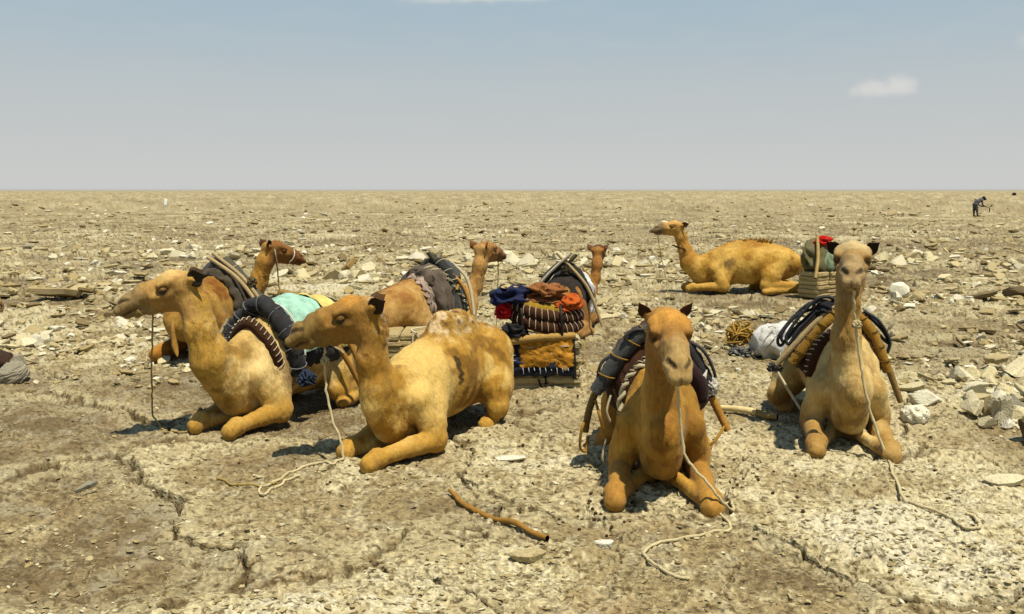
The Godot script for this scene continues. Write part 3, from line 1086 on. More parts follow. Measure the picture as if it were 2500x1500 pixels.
func plate(sd: int, size: Vector3, col: Color) -> Acc:      # a broken sheet of crust with a jagged outline
	var r := RandomNumberGenerator.new()
	r.seed = sd * 131 + 7
	var n := 11
	var o := Acc.new()
	var ring := []
	for k in n:
		var a := TAU * (k + r.randf_range(-0.3, 0.3)) / n
		ring.append(Vector3(cos(a), 0, sin(a)) * r.randf_range(0.45, 1.0))
	for layer in 3:
		var y: float = [0.5, 0.32, -0.5][layer]
		var sc: float = [0.9, 1.0, 0.84][layer]
		for k in n:
			var p: Vector3 = ring[k] * sc
			p.y = y + r.randf_range(-0.09, 0.09)
			o.v.append(p * size * Vector3(0.5, 1, 0.5))
			o.c.append(col * r.randf_range(0.85, 1.1))
	o.v.append(V(0, 0.62, 0) * size); o.c.append(col)
	o.v.append(V(0, -0.5, 0) * size); o.c.append(col * 0.85)
	for layer in 2:
		for k in n:
			var a := layer * n + k
			var b := layer * n + (k + 1) % n
			o.i.append_array(PackedInt32Array([a, b, a + n, b, b + n, a + n]))
	for k in n:
		o.i.append_array(PackedInt32Array([3 * n, (k + 1) % n, k]))
		o.i.append_array(PackedInt32Array([3 * n + 1, 2 * n + k, 2 * n + (k + 1) % n]))
	return flat_faces(o)

# ---------------------------------------------------------------- pack saddles
func stitches(line: PackedVector3Array, r: float, every: int, col: Color, out: Callable) -> Acc:
	# pale thread laid across a bolster
	var o := Acc.new()
	for k in range(2, line.size() - 2, every):
		var dir := (line[k + 1] - line[k - 1]).normalized()
		var nrm: Vector3 = out.call(line[k])
		nrm = (nrm - dir * nrm.dot(dir)).normalized()
		var side := dir.cross(nrm)
		var p := []
		for j in 5:
			var a := lerpf(-0.9, 0.9, j / 4.0)
			p.append(line[k] + dir * (0.006 * (j - 2)) + (nrm * cos(a) + side * sin(a)) * (r * 1.04 + 0.002))
		tube(o, spline(p, 2), [0.0036 + 0.0012 * n_coat.get_noise_1d(k * 3.3)], 5, col)
	return o

func place(called: String, label: String, P: Dictionary) -> Node3D:
	return thing(called, label, "saddle", P.pos, deg_to_rad(P.yaw), "pack saddles on the camels")

func bolster(t: Node3D, called: String, pts: Array, r: float, col: Color, m: Material, thread := Color(0, 0, 0, 0), bands := Color(0, 0, 0, 0), bump := 0.25) -> void:
	var o := Acc.new()
	var line := spline(pts, 8)
	tube(o, line, [r * 0.75, r, r * 1.05, r, r * 0.95, r * 1.04, r, r * 0.8], 12, col, 1.0, bump)
	obj(called, o.mesh(), m, t)
	if thread.a > 0.0:
		obj("stitching", stitches(line, r * 1.05, 2, thread, func(p): return (p - V(p.x, 0.35, 0)).normalized()).mesh(), M.rope, t).set_meta("kind", "stuff")
	if bands.a > 0.0:
		var w := Acc.new()
		for k in range(4, line.size() - 3, 5):
			var dir := (line[k + 1] - line[k - 1]).normalized()
			var sd := dir.cross(Vector3.UP).normalized()
			var up := sd.cross(dir)
			var p := []
			for j in 13:
				var a := TAU * j / 12.0
				p.append(line[k] + dir * 0.012 * sin(a) + (sd * cos(a) + up * sin(a)) * (r * 1.09 + 0.002))
			tube(w, spline(p, 1), [0.004], 5, bands)
		obj("binding", w.mesh(), M.rope, t).set_meta("kind", "stuff")

func stick(t: Node, called: String, pts: Array, r: float, col: Color) -> void:
	var o := Acc.new()
	tube(o, spline(pts, 6), [r * 0.9, r, r * 1.08, r, r * 0.92], 8, col, 1.0, 0.15)
	obj(called, o.mesh(), M.wood, t)

func loops(t: Node, called: String, list: Array, r: float, flat: float, col: Color, m: Material) -> void:
	for pts in list:
		var o := Acc.new()
		tube(o, spline(pts, 7), [r], 8, col, flat)
		obj(called, o.mesh(), m, t)

func saddles(herd: Array) -> void:
	var black := lin(58, 58, 60)
	var slate := lin(82, 84, 84)
	var umber := lin(72, 46, 30)
	var cream := lin(196, 184, 150)
	var ochre := lin(160, 122, 48)
	var oak := lin(176, 130, 62)
	var ash := lin(178, 158, 116)
	# 1 mint green cloth
	var P: Dictionary = herd[0]
	var t := place("pack_saddle", "dark stitched pack saddle under mint green and yellow cloth", P)
	var o := Acc.new()
	drape(o, 0.0, -0.66, -102, 100, 0.012, 0.05, black, 0.03, 3.0, 0.05)
	obj("pad", o.mesh(), M.cloth, t)
	bolster(t, "stitched_bolster", [on(0.16, -1.75, 0.02), on(0.20, -1.2, 0.035), on(0.23, -0.6, 0.05), on(0.24, 0.0, 0.075), on(0.23, 0.6, 0.05), on(0.20, 1.2, 0.035), on(0.16, 1.7, 0.02)], 0.036, umber, M.cloth, cream)
	bolster(t, "rag_bolster", [on(0.06, -1.85, 0.05), on(0.08, -1.3, 0.06), on(0.10, -0.7, 0.07), on(0.11, 0.0, 0.12), on(0.12, 0.5, 0.10), on(0.14, 0.9, 0.10), on(0.20, 1.3, 0.10), on(0.26, 1.6, 0.10)], 0.056, black, M.cloth, Color(0, 0, 0, 0), lin(120, 120, 122), 0.7)
	o = Acc.new()
	drape(o, 0.03, -0.30, -80, 62, 0.07, 0.012, lin(166, 212, 190), 0.018, 5.0)
	obj("green_cloth", o.mesh(), M.cloth, t)
	o = Acc.new()
	tube(o, PackedVector3Array(range(15).map(func(k): return on(0.035, deg_to_rad(-82 + k * 10.2), 0.095))), [0.007], 6, lin(226, 224, 210), 1.0, 0.3)
	obj("cloth_hem", o.mesh(), M.cloth, t)
	o = Acc.new()
	drape(o, -0.29, -0.47, -86, 20, 0.088, 0.012, lin(226, 206, 120), 0.018, 9.0)
	obj("yellow_cloth", o.mesh(), M.cloth, t)
	o = Acc.new()
	drape(o, -0.46, -0.58, -80, 10, 0.07, 0.012, lin(206, 160, 150), 0.018, 12.0)
	obj("pink_cloth", o.mesh(), M.cloth, t)
	stick(t, "saddle_pole", [V(-0.10, 0.64, -0.30), V(-0.22, 0.40, -0.40), V(-0.36, 0.14, -0.44)], 0.017, oak)
	stick(t, "saddle_pole", [V(-0.26, 0.64, -0.32), V(-0.31, 0.42, -0.41), V(-0.40, 0.16, -0.45)], 0.016, oak)
	stick(t, "saddle_pole", [V(0.17, 0.66, 0.24), V(0.22, 0.50, 0.31), V(0.25, 0.36, 0.34)], 0.013, cream)
	o = Acc.new()
	rope(o, [V(-0.08, 0.66, -0.30), V(-0.12, 0.50, -0.37), V(-0.20, 0.42, -0.41)], 0.008, cream)
	obj("lashing", o.mesh(), M.rope, t)
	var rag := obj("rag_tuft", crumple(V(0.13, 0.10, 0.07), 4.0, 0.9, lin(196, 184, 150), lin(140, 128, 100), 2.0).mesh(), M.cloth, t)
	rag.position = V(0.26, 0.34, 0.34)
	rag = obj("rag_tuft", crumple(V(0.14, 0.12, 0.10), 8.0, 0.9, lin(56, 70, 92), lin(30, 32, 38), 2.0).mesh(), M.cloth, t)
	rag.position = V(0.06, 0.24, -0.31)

	# 3 ginger camel: grey wrapped bolsters, a bare pole and black straps
	P = herd[2]
	t = place("pack_saddle", "pack saddle of grey wrapped bolsters with white braid and a bare pole", P)
	o = Acc.new()
	drape(o, 0.14, -0.55, -98, 100, 0.012, 0.06, umber, 0.03, 13.0, 0.05)
	obj("pad", o.mesh(), M.cloth, t)
	bolster(t, "grey_bolster", [V(0.07, 0.79, 0.03), V(0.08, 0.73, 0.13), V(0.08, 0.60, 0.23), V(0.07, 0.44, 0.33)], 0.042, slate, M.cloth, Color(0, 0, 0, 0), ochre)
	bolster(t, "grey_bolster", [V(0.05, 0.78, -0.02), V(0.06, 0.70, -0.13), V(0.05, 0.56, -0.22), V(0.03, 0.42, -0.27)], 0.040, black, M.cloth)
	bolster(t, "stitched_bolster", [on(0.17, 0.15, 0.05), on(0.19, 0.6, 0.035), on(0.19, 1.05, 0.03), on(0.18, 1.45, 0.02), on(0.16, 1.8, 0.02)], 0.034, umber, M.cloth, cream)
	bolster(t, "stitched_bolster", [on(0.15, -0.2, 0.05), on(0.15, -0.7, 0.045), on(0.13, -1.1, 0.05), on(0.11, -1.45, 0.04)], 0.045, lin(52, 34, 36), M.cloth)
	o = Acc.new()
	for k in 2:
		tube(o, spline(range(9).map(func(j): return on(0.205, 0.2 + 0.17 * j, 0.055 + 0.012 * sin(j * 2.0 + k * PI)) + V(0.012 * cos(j * 2.0 + k * PI), 0, 0)), 4), [0.012], 6, cream, 1.0, 0.4)
	obj("white_braid", o.mesh(), M.rope, t)
	stick(t, "saddle_pole", [V(-0.02, 0.82, 0.06), V(0.0, 0.66, -0.14), V(0.02, 0.46, -0.26), V(0.04, 0.24, -0.37)], 0.021, oak)
	stick(t, "saddle_pole", [V(-0.02, 0.82, -0.06), V(0.0, 0.62, 0.20), V(0.0, 0.40, 0.34), V(0.0, 0.20, 0.385)], 0.020, lin(120, 100, 58))
	loops(t, "rubber_strap", [[V(0.06, 0.74, -0.10), V(0.08, 0.68, -0.22), V(0.06, 0.55, -0.29), V(0.04, 0.50, -0.28), V(0.05, 0.58, -0.21), V(0.04, 0.70, -0.12)], [V(0.02, 0.72, -0.10), V(0.03, 0.60, -0.19), V(0.02, 0.50, -0.26)], [V(0.10, 0.78, 0.05), V(0.12, 0.785, 0.13), V(0.12, 0.74, 0.19)], [V(0.06, 0.66, 0.21), V(0.08, 0.60, 0.30), V(0.08, 0.50, 0.32), V(0.07, 0.46, 0.30)]], 0.014, 0.6, black, M.rubber)
	rag = obj("white_knot", crumple(V(0.09, 0.11, 0.07), 14.0, 0.8, lin(226, 222, 210), lin(170, 164, 150), 2.0).mesh(), M.cloth, t)
	rag.position = V(0.06, 0.44, -0.275)
	loops(t, "cloth_loop", [[V(0.07, 0.57, -0.24), V(0.10, 0.52, -0.23), V(0.10, 0.45, -0.23), V(0.08, 0.44, -0.27)]], 0.012, 0.5, lin(222, 218, 204), M.cloth)
	loops(t, "girth_rope", [[V(0.04, 0.27, -0.355), V(0.12, 0.20, -0.29), V(0.10, 0.15, -0.22)], [V(0.0, 0.28, 0.37), V(0.06, 0.24, 0.40), V(0.05, 0.13, 0.41), V(0.02, 0.10, 0.38), V(0.0, 0.18, 0.37)], [V(0.02, 0.38, 0.33), V(0.08, 0.32, 0.31), V(0.06, 0.24, 0.29)]], 0.008, 1.0, ochre, M.rope)
	loops(t, "girth_rope", [[V(0.14, 0.44, 0.25), V(0.16, 0.36, 0.27), V(0.15, 0.30, 0.25)], [V(0.12, 0.20, 0.27), V(0.14, 0.10, 0.29), V(0.12, 0.06, 0.26)]], 0.006, 1.0, cream, M.rope)

	# 4 sandy camel: ochre bolsters, long poles, coiled black straps
	P = herd[3]
	t = place("pack_saddle", "pack saddle of ochre bolsters lashed to poles, hung with coiled black straps", P)
	o = Acc.new()
	drape(o, 0.12, -0.52, -90, 96, 0.012, 0.055, umber, 0.03, 23.0, 0.05)
	obj("pad", o.mesh(), M.cloth, t)
	bolster(t, "ochre_bolster", [V(0.08, 0.77, 0.01), V(0.09, 0.69, 0.11), V(0.08, 0.56, 0.21), V(0.07, 0.43, 0.30)], 0.036, ochre, M.cloth, Color(0, 0, 0, 0), lin(110, 84, 36), 0.35)
	bolster(t, "ochre_bolster", [V(0.08, 0.76, -0.05), V(0.09, 0.66, -0.14), V(0.08, 0.52, -0.21), V(0.07, 0.40, -0.265)], 0.034, ochre, M.cloth, Color(0, 0, 0, 0), lin(110, 84, 36), 0.35)
	bolster(t, "stitched_bolster", [on(0.16, 0.2, 0.05), on(0.17, 0.65, 0.045), on(0.17, 1.1, 0.04), on(0.15, 1.6, 0.03)], 0.040, umber, M.cloth, cream)
	stick(t, "saddle_pole", [V(0.02, 0.88, -0.08), V(0.04, 0.70, 0.15), V(0.04, 0.51, 0.31), V(0.02, 0.38, 0.41)], 0.019, ash)
	stick(t, "saddle_pole", [V(0.13, 0.80, -0.03), V(0.14, 0.69, 0.07), V(0.14, 0.61, 0.14)], 0.014, lin(206, 178, 140))
	stick(t, "saddle_pole", [V(0.02, 0.86, 0.05), V(0.04, 0.64, -0.17), V(0.04, 0.42, -0.27), V(0.02, 0.20, -0.36)], 0.020, lin(140, 116, 70))
	loops(t, "black_strap", [[V(-0.02, 0.80, 0.06), V(0.0, 0.82, 0.16), V(0.0, 0.74, 0.24), V(0.0, 0.60, 0.33), V(0.01, 0.54, 0.32), V(0.0, 0.64, 0.25), V(0.0, 0.76, 0.15)], [V(-0.06, 0.80, 0.10), V(-0.06, 0.79, 0.20), V(-0.05, 0.68, 0.31), V(-0.04, 0.57, 0.38), V(-0.04, 0.52, 0.36), V(-0.05, 0.62, 0.29), V(-0.06, 0.75, 0.16)], [V(-0.03, 0.78, 0.12), V(-0.03, 0.72, 0.27), V(-0.02, 0.60, 0.36), V(-0.02, 0.55, 0.34), V(-0.03, 0.66, 0.26)], [V(-0.02, 0.76, 0.0), V(0.0, 0.84, 0.08), V(0.01, 0.83, 0.16), V(0.0, 0.77, 0.18)], [V(0.0, 0.76, -0.12), V(0.01, 0.70, -0.21), V(0.0, 0.58, -0.28), V(0.0, 0.50, -0.27)], [V(-0.03, 0.74, -0.14), V(-0.02, 0.64, -0.24), V(-0.02, 0.56, -0.28), V(-0.02, 0.62, -0.21)]], 0.017, 0.6, lin(50, 52, 56), M.rubber)
	rag = obj("black_bundle", crumple(V(0.17, 0.13, 0.16), 24.0, 0.5, lin(40, 42, 46), lin(58, 60, 64), 1.4).mesh(), M.cloth, t)
	rag.position = V(-0.02, 0.71, 0.09)
	rag = obj("dark_knot", crumple(V(0.08, 0.07, 0.09), 26.0, 0.8, lin(56, 56, 58), lin(120, 116, 104), 2.0).mesh(), M.cloth, t)
	rag.position = V(0.02, 0.36, 0.40)
	loops(t, "girth_rope", [[V(0.03, 0.39, 0.40), V(0.10, 0.28, 0.33), V(0.17, 0.16, 0.25)], [V(0.02, 0.27, -0.345), V(0.04, 0.23, -0.28), V(0.06, 0.19, -0.22)]], 0.009, 1.0, cream, M.rope)

	# 5 reddish camel far left
	P = herd[4]
	t = place("pack_saddle", "pack saddle of lashed poles and dark pads on the reddish camel", P)
	o = Acc.new()
	drape(o, 0.14, -0.26, -95, 95, 0.012, 0.06, lin(84, 76, 64), 0.03, 33.0, 0.05)
	obj("pad", o.mesh(), M.cloth, t)
	bolster(t, "grey_bolster", [V(-0.05, 0.86, 0.02), V(-0.05, 0.66, 0.22), V(-0.05, 0.48, 0.36)], 0.055, lin(96, 92, 78), M.cloth, Color(0, 0, 0, 0), cream)
	bolster(t, "grey_bolster", [V(-0.05, 0.86, -0.02), V(-0.05, 0.66, -0.22), V(-0.05, 0.48, -0.34)], 0.055, slate, M.cloth)
	for k in 2:
		stick(t, "saddle_pole", [V(-0.12 - 0.09 * k, 0.92 - 0.03 * k, -0.05), V(-0.12 - 0.09 * k, 0.70, 0.24), V(-0.12 - 0.09 * k, 0.42, 0.47)], 0.019, ash)
	rag = obj("dark_knot", crumple(V(0.10, 0.10, 0.10), 36.0, 0.7, lin(120, 104, 70), lin(70, 60, 46), 2.0).mesh(), M.cloth, t)
	rag.position = V(-0.1, 0.62, 0.32)
	o = Acc.new()
	drape(o, -0.40, -0.62, -112, -10, 0.035, 0.03, lin(50, 38, 30), 0.03, 39.0, 0.06)
	obj("rump_pad", o.mesh(), M.cloth, t)

	# 6 fawn camel: big dark pads, two light sticks
	P = herd[5]
	t = place("pack_saddle", "pack saddle of dark grey padded sheets with two pale crossing sticks", P)
	o = Acc.new()
	drape(o, 0.20, -0.08, -100, 105, 0.03, 0.07, lin(78, 80, 78), 0.03, 43.0, 0.05)
	obj("pad", o.mesh(), M.cloth, t)
	o = Acc.new()
	drape(o, -0.10, -0.32, -100, 108, 0.03, 0.06, lin(104, 92, 80), 0.04, 46.0, 0.06)
	obj("pad", o.mesh(), M.cloth, t)
	bolster(t, "grey_bolster", [on(-0.03, -1.4, 0.08), on(-0.03, -0.6, 0.10), on(-0.03, 0.0, 0.14), on(-0.03, 0.5, 0.10), on(-0.02, 0.9, 0.09)], 0.05, lin(58, 58, 58), M.cloth, Color(0, 0, 0, 0), cream, 0.6)
	bolster(t, "grey_bolster", [on(0.05, 0.0, 0.13), on(0.03, 0.45, 0.12), on(0.02, 0.8, 0.11)], 0.06, slate, M.cloth)
	bolster(t, "ochre_band", [on(0.10, -0.4, 0.11), on(0.10, 0.3, 0.12), on(0.04, 0.8, 0.12), on(-0.06, 1.1, 0.11)], 0.014, lin(170, 128, 56), M.rope)
	stick(t, "saddle_pole", [V(-0.04, 0.86, 0.02), V(0.0, 0.62, 0.30), V(0.02, 0.34, 0.40)], 0.014, oak)
	stick(t, "saddle_pole", [V(0.08, 0.84, 0.08), V(0.06, 0.66, 0.32), V(0.02, 0.34, 0.42)], 0.015, cream)
	stick(t, "saddle_pole", [V(-0.10, 0.92, -0.03), V(-0.06, 0.84, 0.02)], 0.022, lin(80, 78, 70))
	stick(t, "saddle_pole", [V(0.02, 0.92, 0.03), V(0.0, 0.82, 0.0)], 0.022, cream)
	o = Acc.new()
	drape(o, -0.32, -0.40, -60, 90, 0.015, 0.02, lin(170, 150, 134), 0.03, 48.0, 0.08)
	obj("pale_cloth", o.mesh(), M.cloth, t)

	o = Acc.new()
	for k in 34:                                    # pale darning all over the pads
		var x := 0.16 - 0.42 * fmod(k * 0.618, 1.0)
		var ph := 0.2 + 1.5 * fmod(k * 0.377, 1.0)
		tube(o, PackedVector3Array([on(x, ph, 0.102), on(x - 0.03, ph + 0.03, 0.108), on(x - 0.055, ph + 0.02, 0.100)]), [0.0045], 5, cream)
	obj("stitching", o.mesh(), M.rope, t).set_meta("kind", "stuff")
	# 7 brown camel behind the stack: white cloth
	P = herd[6]
	t = place("pack_saddle", "pack saddle with white cloth and dark poles crossed at the top", P)
	t.scale = Vector3.ONE * float(P.s)
	o = Acc.new()
	drape(o, 0.10, -0.80, -95, 95, 0.012, 0.06, lin(52, 46, 42), 0.03, 53.0, 0.05)
	obj("pad", o.mesh(), M.cloth, t)
	o = Acc.new()
	drape(o, -0.02, -0.42, 30, 118, 0.09, 0.02, lin(226, 228, 230), 0.03, 56.0, 0.03)
	obj("white_cloth", o.mesh(), M.cloth, t)
	bolster(t, "ochre_band", [on(-0.22, 0.5, 0.12), on(-0.22, 1.0, 0.12), on(-0.24, 1.6, 0.11)], 0.016, ochre, M.rope)
	bolster(t, "grey_bolster", [V(-0.46, 0.86, 0.0), V(-0.46, 0.74, 0.16), V(-0.46, 0.56, 0.26), V(-0.46, 0.44, 0.32)], 0.045, lin(60, 58, 50), M.cloth)
	bolster(t, "grey_bolster", [V(-0.46, 0.88, 0.02), V(-0.46, 0.76, -0.16), V(-0.46, 0.58, -0.30)], 0.045, lin(60, 54, 48), M.cloth)
	stick(t, "saddle_pole", [V(-0.52, 0.98, -0.10), V(-0.52, 0.60, 0.26), V(-0.52, 0.12, 0.46)], 0.019, ash)
	stick(t, "saddle_pole", [V(-0.54, 0.98, 0.08), V(-0.54, 0.72, -0.20), V(-0.54, 0.44, -0.42)], 0.017, lin(206, 198, 176))
	stick(t, "saddle_pole", [V(-0.50, 0.96, 0.14), V(-0.50, 0.84, 0.02)], 0.02, lin(90, 84, 70))
	rag = obj("dark_knot", crumple(V(0.16, 0.16, 0.14), 58.0, 0.7, lin(66, 62, 50), lin(110, 98, 70), 2.0).mesh(), M.cloth, t)
	rag.position = V(-0.50, 0.72, 0.02)

func halters(herd: Array) -> void:
	var cream := lin(206, 192, 150)
	var straw := lin(170, 148, 90)
	var ropes := [
		["thin lead rope hanging from the mouth of the mint cloth camel", 0.0055, straw, [V(-2.165,0.815,-5.30),V(-2.18,0.630,-5.3),V(-2.226,0.412,-5.38),V(-2.282,0.216,-5.50),V(-2.327,0.071,-5.60),V(-2.29,-1,-5.58),V(-2.19,-1,-5.44),V(-2.09,-1,-5.35),V(-2.02,-1,-5.33),V(-2.01,-1,-5.44)]],
		["white lead rope of the unsaddled camel, coiled on the crust below its knees", 0.0072, cream, [V(-1.046,0.697,-4.83),V(-1.030,0.636,-4.80),V(-1.027,0.578,-4.79),V(-1.019,0.414,-4.77),V(-0.985,0.264,-4.74),V(-0.938,0.146,-4.71),V(-0.920,0.05,-4.68),V(-0.95,-1,-4.66),V(-0.96,-1,-4.62),V(-1.04,-1,-4.65),V(-1.14,-1,-4.59),V(-1.21,-1,-4.43),V(-1.26,-1,-4.34),V(-1.25,-1,-4.24),V(-1.21,-1,-4.21),V(-1.19,-1,-4.36),V(-1.11,-1,-4.46)]],
		["white lead rope of the ginger camel winding over the near ground", 0.0072, cream, [V(0.725,0.70,-3.86),V(0.745,0.587,-3.90),V(0.765,0.493,-3.93),V(0.788,0.313,-3.93),V(0.837,0.238,-3.92),V(0.892,0.178,-3.90),V(0.955,0.10,-3.90),V(1.03,0.02,-3.97),V(1.05,-1,-4.10),V(1.00,-1,-4.09),V(0.94,-1,-4.04),V(0.95,-1,-3.90),V(0.97,-1,-3.76),V(0.93,-1,-3.69),V(0.83,-1,-3.66),V(0.70,-1,-3.63),V(0.61,-1,-3.61),V(0.55,-1,-3.52),V(0.55,-1,-3.44),V(0.59,-1,-3.33),V(0.63,-1,-3.24),V(0.68,-1,-3.23)]],
		["knotted lead rope falling down the neck of the sandy camel", 0.0075, cream, [V(1.838,0.981,-4.735),V(1.850,0.895,-4.76),V(1.875,0.800,-4.79),V(1.91,0.613,-4.80),V(1.94,0.453,-4.79),V(1.98,0.290,-4.78),V(2.02,0.176,-4.76),V(2.06,0.046,-4.72),V(2.04,-1,-4.63),V(1.97,-1,-4.43),V(1.89,-1,-4.10),V(1.88,-1,-3.98),V(1.95,-1,-3.84),V(1.96,-1,-3.71),V(2.01,-1,-3.68),V(2.04,-1,-3.71),V(2.05,-1,-3.78),V(2.02,-1,-3.79)]],
		["pale lead rope hanging below the jaw of the reddish camel", 0.007, straw, [V(-2.42,0.762,-9.10),V(-2.41,0.562,-9.10),V(-2.40,0.377,-9.10),V(-2.38,0.2,-9.10),V(-2.36,-1,-9.10),V(-2.30,-1,-9.0)]],
		["faint lead rope hanging from the farthest camel in profile", 0.007, straw, [V(2.13,0.90,-13.05),V(2.18,0.639,-13.05),V(2.236,0.398,-13.05),V(2.281,0.148,-13.0),V(2.30,-1,-12.95),V(2.4,-1,-12.8)]],
		["faint lead rope hanging from the fawn camel", 0.006, straw, [V(-0.15,0.82,-9.34),V(-0.148,0.620,-9.36),V(-0.152,0.405,-9.36),V(-0.16,0.2,-9.34),V(-0.18,-1,-9.3),V(-0.25,-1,-9.2)]]]
	for q in ropes:
		var o := Acc.new()
		rope(o, q[3], q[1], q[2])
		var t := obj("lead_rope", o.mesh(), M.rope)
		tag(t, q[0], "rope", "lead ropes of the camels")
	var t := thing("loose_rope", "straw coloured rope end lying left of the coiled white lead rope", "rope", V(-1.4, 0, -4.4))
	var o := Acc.new()
	rope(o, [V(-1.54,-1,-4.48),V(-1.44,-1,-4.39),V(-1.35,-1,-4.35),V(-1.27,-1,-4.36),V(-1.21,-1,-4.40)], 0.007, straw)
	for k in o.v.size():
		o.v[k] -= V(-1.4, 0, -4.4)
	obj("strand", o.mesh(), M.rope, t)
	# knots on the ropes
	for q in [[V(-1.027, 0.575, -4.79), 0.05, "round knot tied in the hanging rope of the unsaddled camel"], [V(1.882, 0.775, -4.785), 0.055, "frayed knot in the rope on the neck of the sandy camel"]]:
		var k := lay("rope_knot", q[2], "knot", crumple(Vector3.ONE * q[1], 3.0, 0.5, cream, straw, 1.6), M.rope, q[0] - V(0, 0.02, 0))
	# halters of thin cord round the muzzle and the neck
	for q in [[0, 0.34, "cord halter round the jaw of the mint cloth camel"], [4, 0.62, "pale cord halter round the muzzle of the reddish camel"]]:
		var P: Dictionary = herd[q[0]]
		var h := thing("halter", q[2], "halter", P.pos, deg_to_rad(P.yaw), "cord halters")
		if q[0] == 4:
			loops(h, "nose_band", [range(13).map(func(j): return hp(P, 0.60 + 0.05 * sin(TAU * j / 12.0), -0.02 + 0.165 * cos(TAU * j / 12.0), 0.135 * sin(TAU * j / 12.0)))], 0.006, 1.0, lin(226, 220, 196), M.rope)
			loops(h, "neck_band", [range(13).map(func(j): return V(0.628, 0.66, 0.045) + V(0.098 * cos(TAU * j / 12.0), 0.03 * cos(TAU * j / 12.0), 0.090 * sin(TAU * j / 12.0))), range(13).map(func(j): return V(0.60, 0.53, 0.0) + V(0.115 * cos(TAU * j / 12.0), 0.05 * cos(TAU * j / 12.0), 0.105 * sin(TAU * j / 12.0)))], 0.006, 1.0, lin(86, 66, 40), M.rope)
			loops(h, "throat_cord", [[hp(P, 0.16, 0.0, 0.17), hp(P, 0.24, -0.14, 0.16), hp(P, 0.36, -0.27, 0.06)]], 0.006, 1.0, lin(226, 220, 196), M.rope)
		else:
			loops(h, "jaw_cord", [[hp(P, 0.70, -0.20, 0.05), hp(P, 0.72, -0.16, -0.09), hp(P, 0.74, -0.095, -0.12)]], 0.005, 1.0, straw, M.rope)
	var P: Dictionary = herd[7]
	var h := thing("neck_cord", "dark cord tied twice round the neck of the farthest camel", "cord", P.pos, deg_to_rad(P.yaw))
	h.scale = Vector3.ONE * float(P.s)
	loops(h, "cord", [range(13).map(func(j): return V(0.755, 0.62, 0.037) + V(0.105 * cos(TAU * j / 12.0), 0.035 * cos(TAU * j / 12.0), 0.092 * sin(TAU * j / 12.0))), range(13).map(func(j): return V(0.745, 0.60, 0.037) + V(0.110 * cos(TAU * j / 12.0), 0.05 * cos(TAU * j / 12.0), 0.096 * sin(TAU * j / 12.0)))], 0.007, 1.0, lin(70, 54, 34), M.rope)

# ---------------------------------------------------------------- salt slabs and the things on them
func ordinal(k: int) -> String:
	return ["first", "second", "third", "fourth", "fifth", "sixth", "seventh", "eighth", "ninth", "tenth", "eleventh", "twelfth"][mini(k, 11)]

func slab_stack(at: Vector3, turn: float, cols: int, layers: int, size: Vector3, rows: int, where: String, pale: Color, sd: int) -> float:
	# hand-cut salt tablets piled without mortar, every tablet an object
	var r := RandomNumberGenerator.new()
	r.seed = sd
	var y := gy(at.x, at.z) - 0.01
	var rot := Basis(Vector3.UP, turn)
	var side := ["left", "right"] if cols == 2 else ["left", "middle", "right"]
	for layer in layers:
		var hgt := size.y * r.randf_range(0.9, 1.08)
		for c in cols:
			for d in rows:
				var o := Acc.new()
				var s := Vector3(size.x * r.randf_range(0.93, 0.985), hgt * r.randf_range(0.90, 0.97), size.z * r.randf_range(0.95, 0.985))
				box_acc(o, V(0, s.y * 0.5, 0), s, pale * r.randf_range(0.82, 1.12), sd + layer * 3.1 + c * 7.7 + d * 1.3, 0.012)
				o = flat_faces(o)
				var off := rot * V((c - (cols - 1) * 0.5) * size.x + r.randf_range(-0.016, 0.016), 0, -d * size.z + r.randf_range(-0.022, 0.018))
				var word: String = side[c] + (" front" if rows > 1 and d == 0 else " rear" if rows > 1 else "")
				lay("salt_slab", "cut salt slab %s from the top, %s column, in %s" % [ordinal(layers - 1 - layer), word, where], "slab", o, M.salt, at + off + V(0, y, 0), turn + r.randf_range(-0.035, 0.035), "salt slabs of " + where)
		y += hgt
	return y

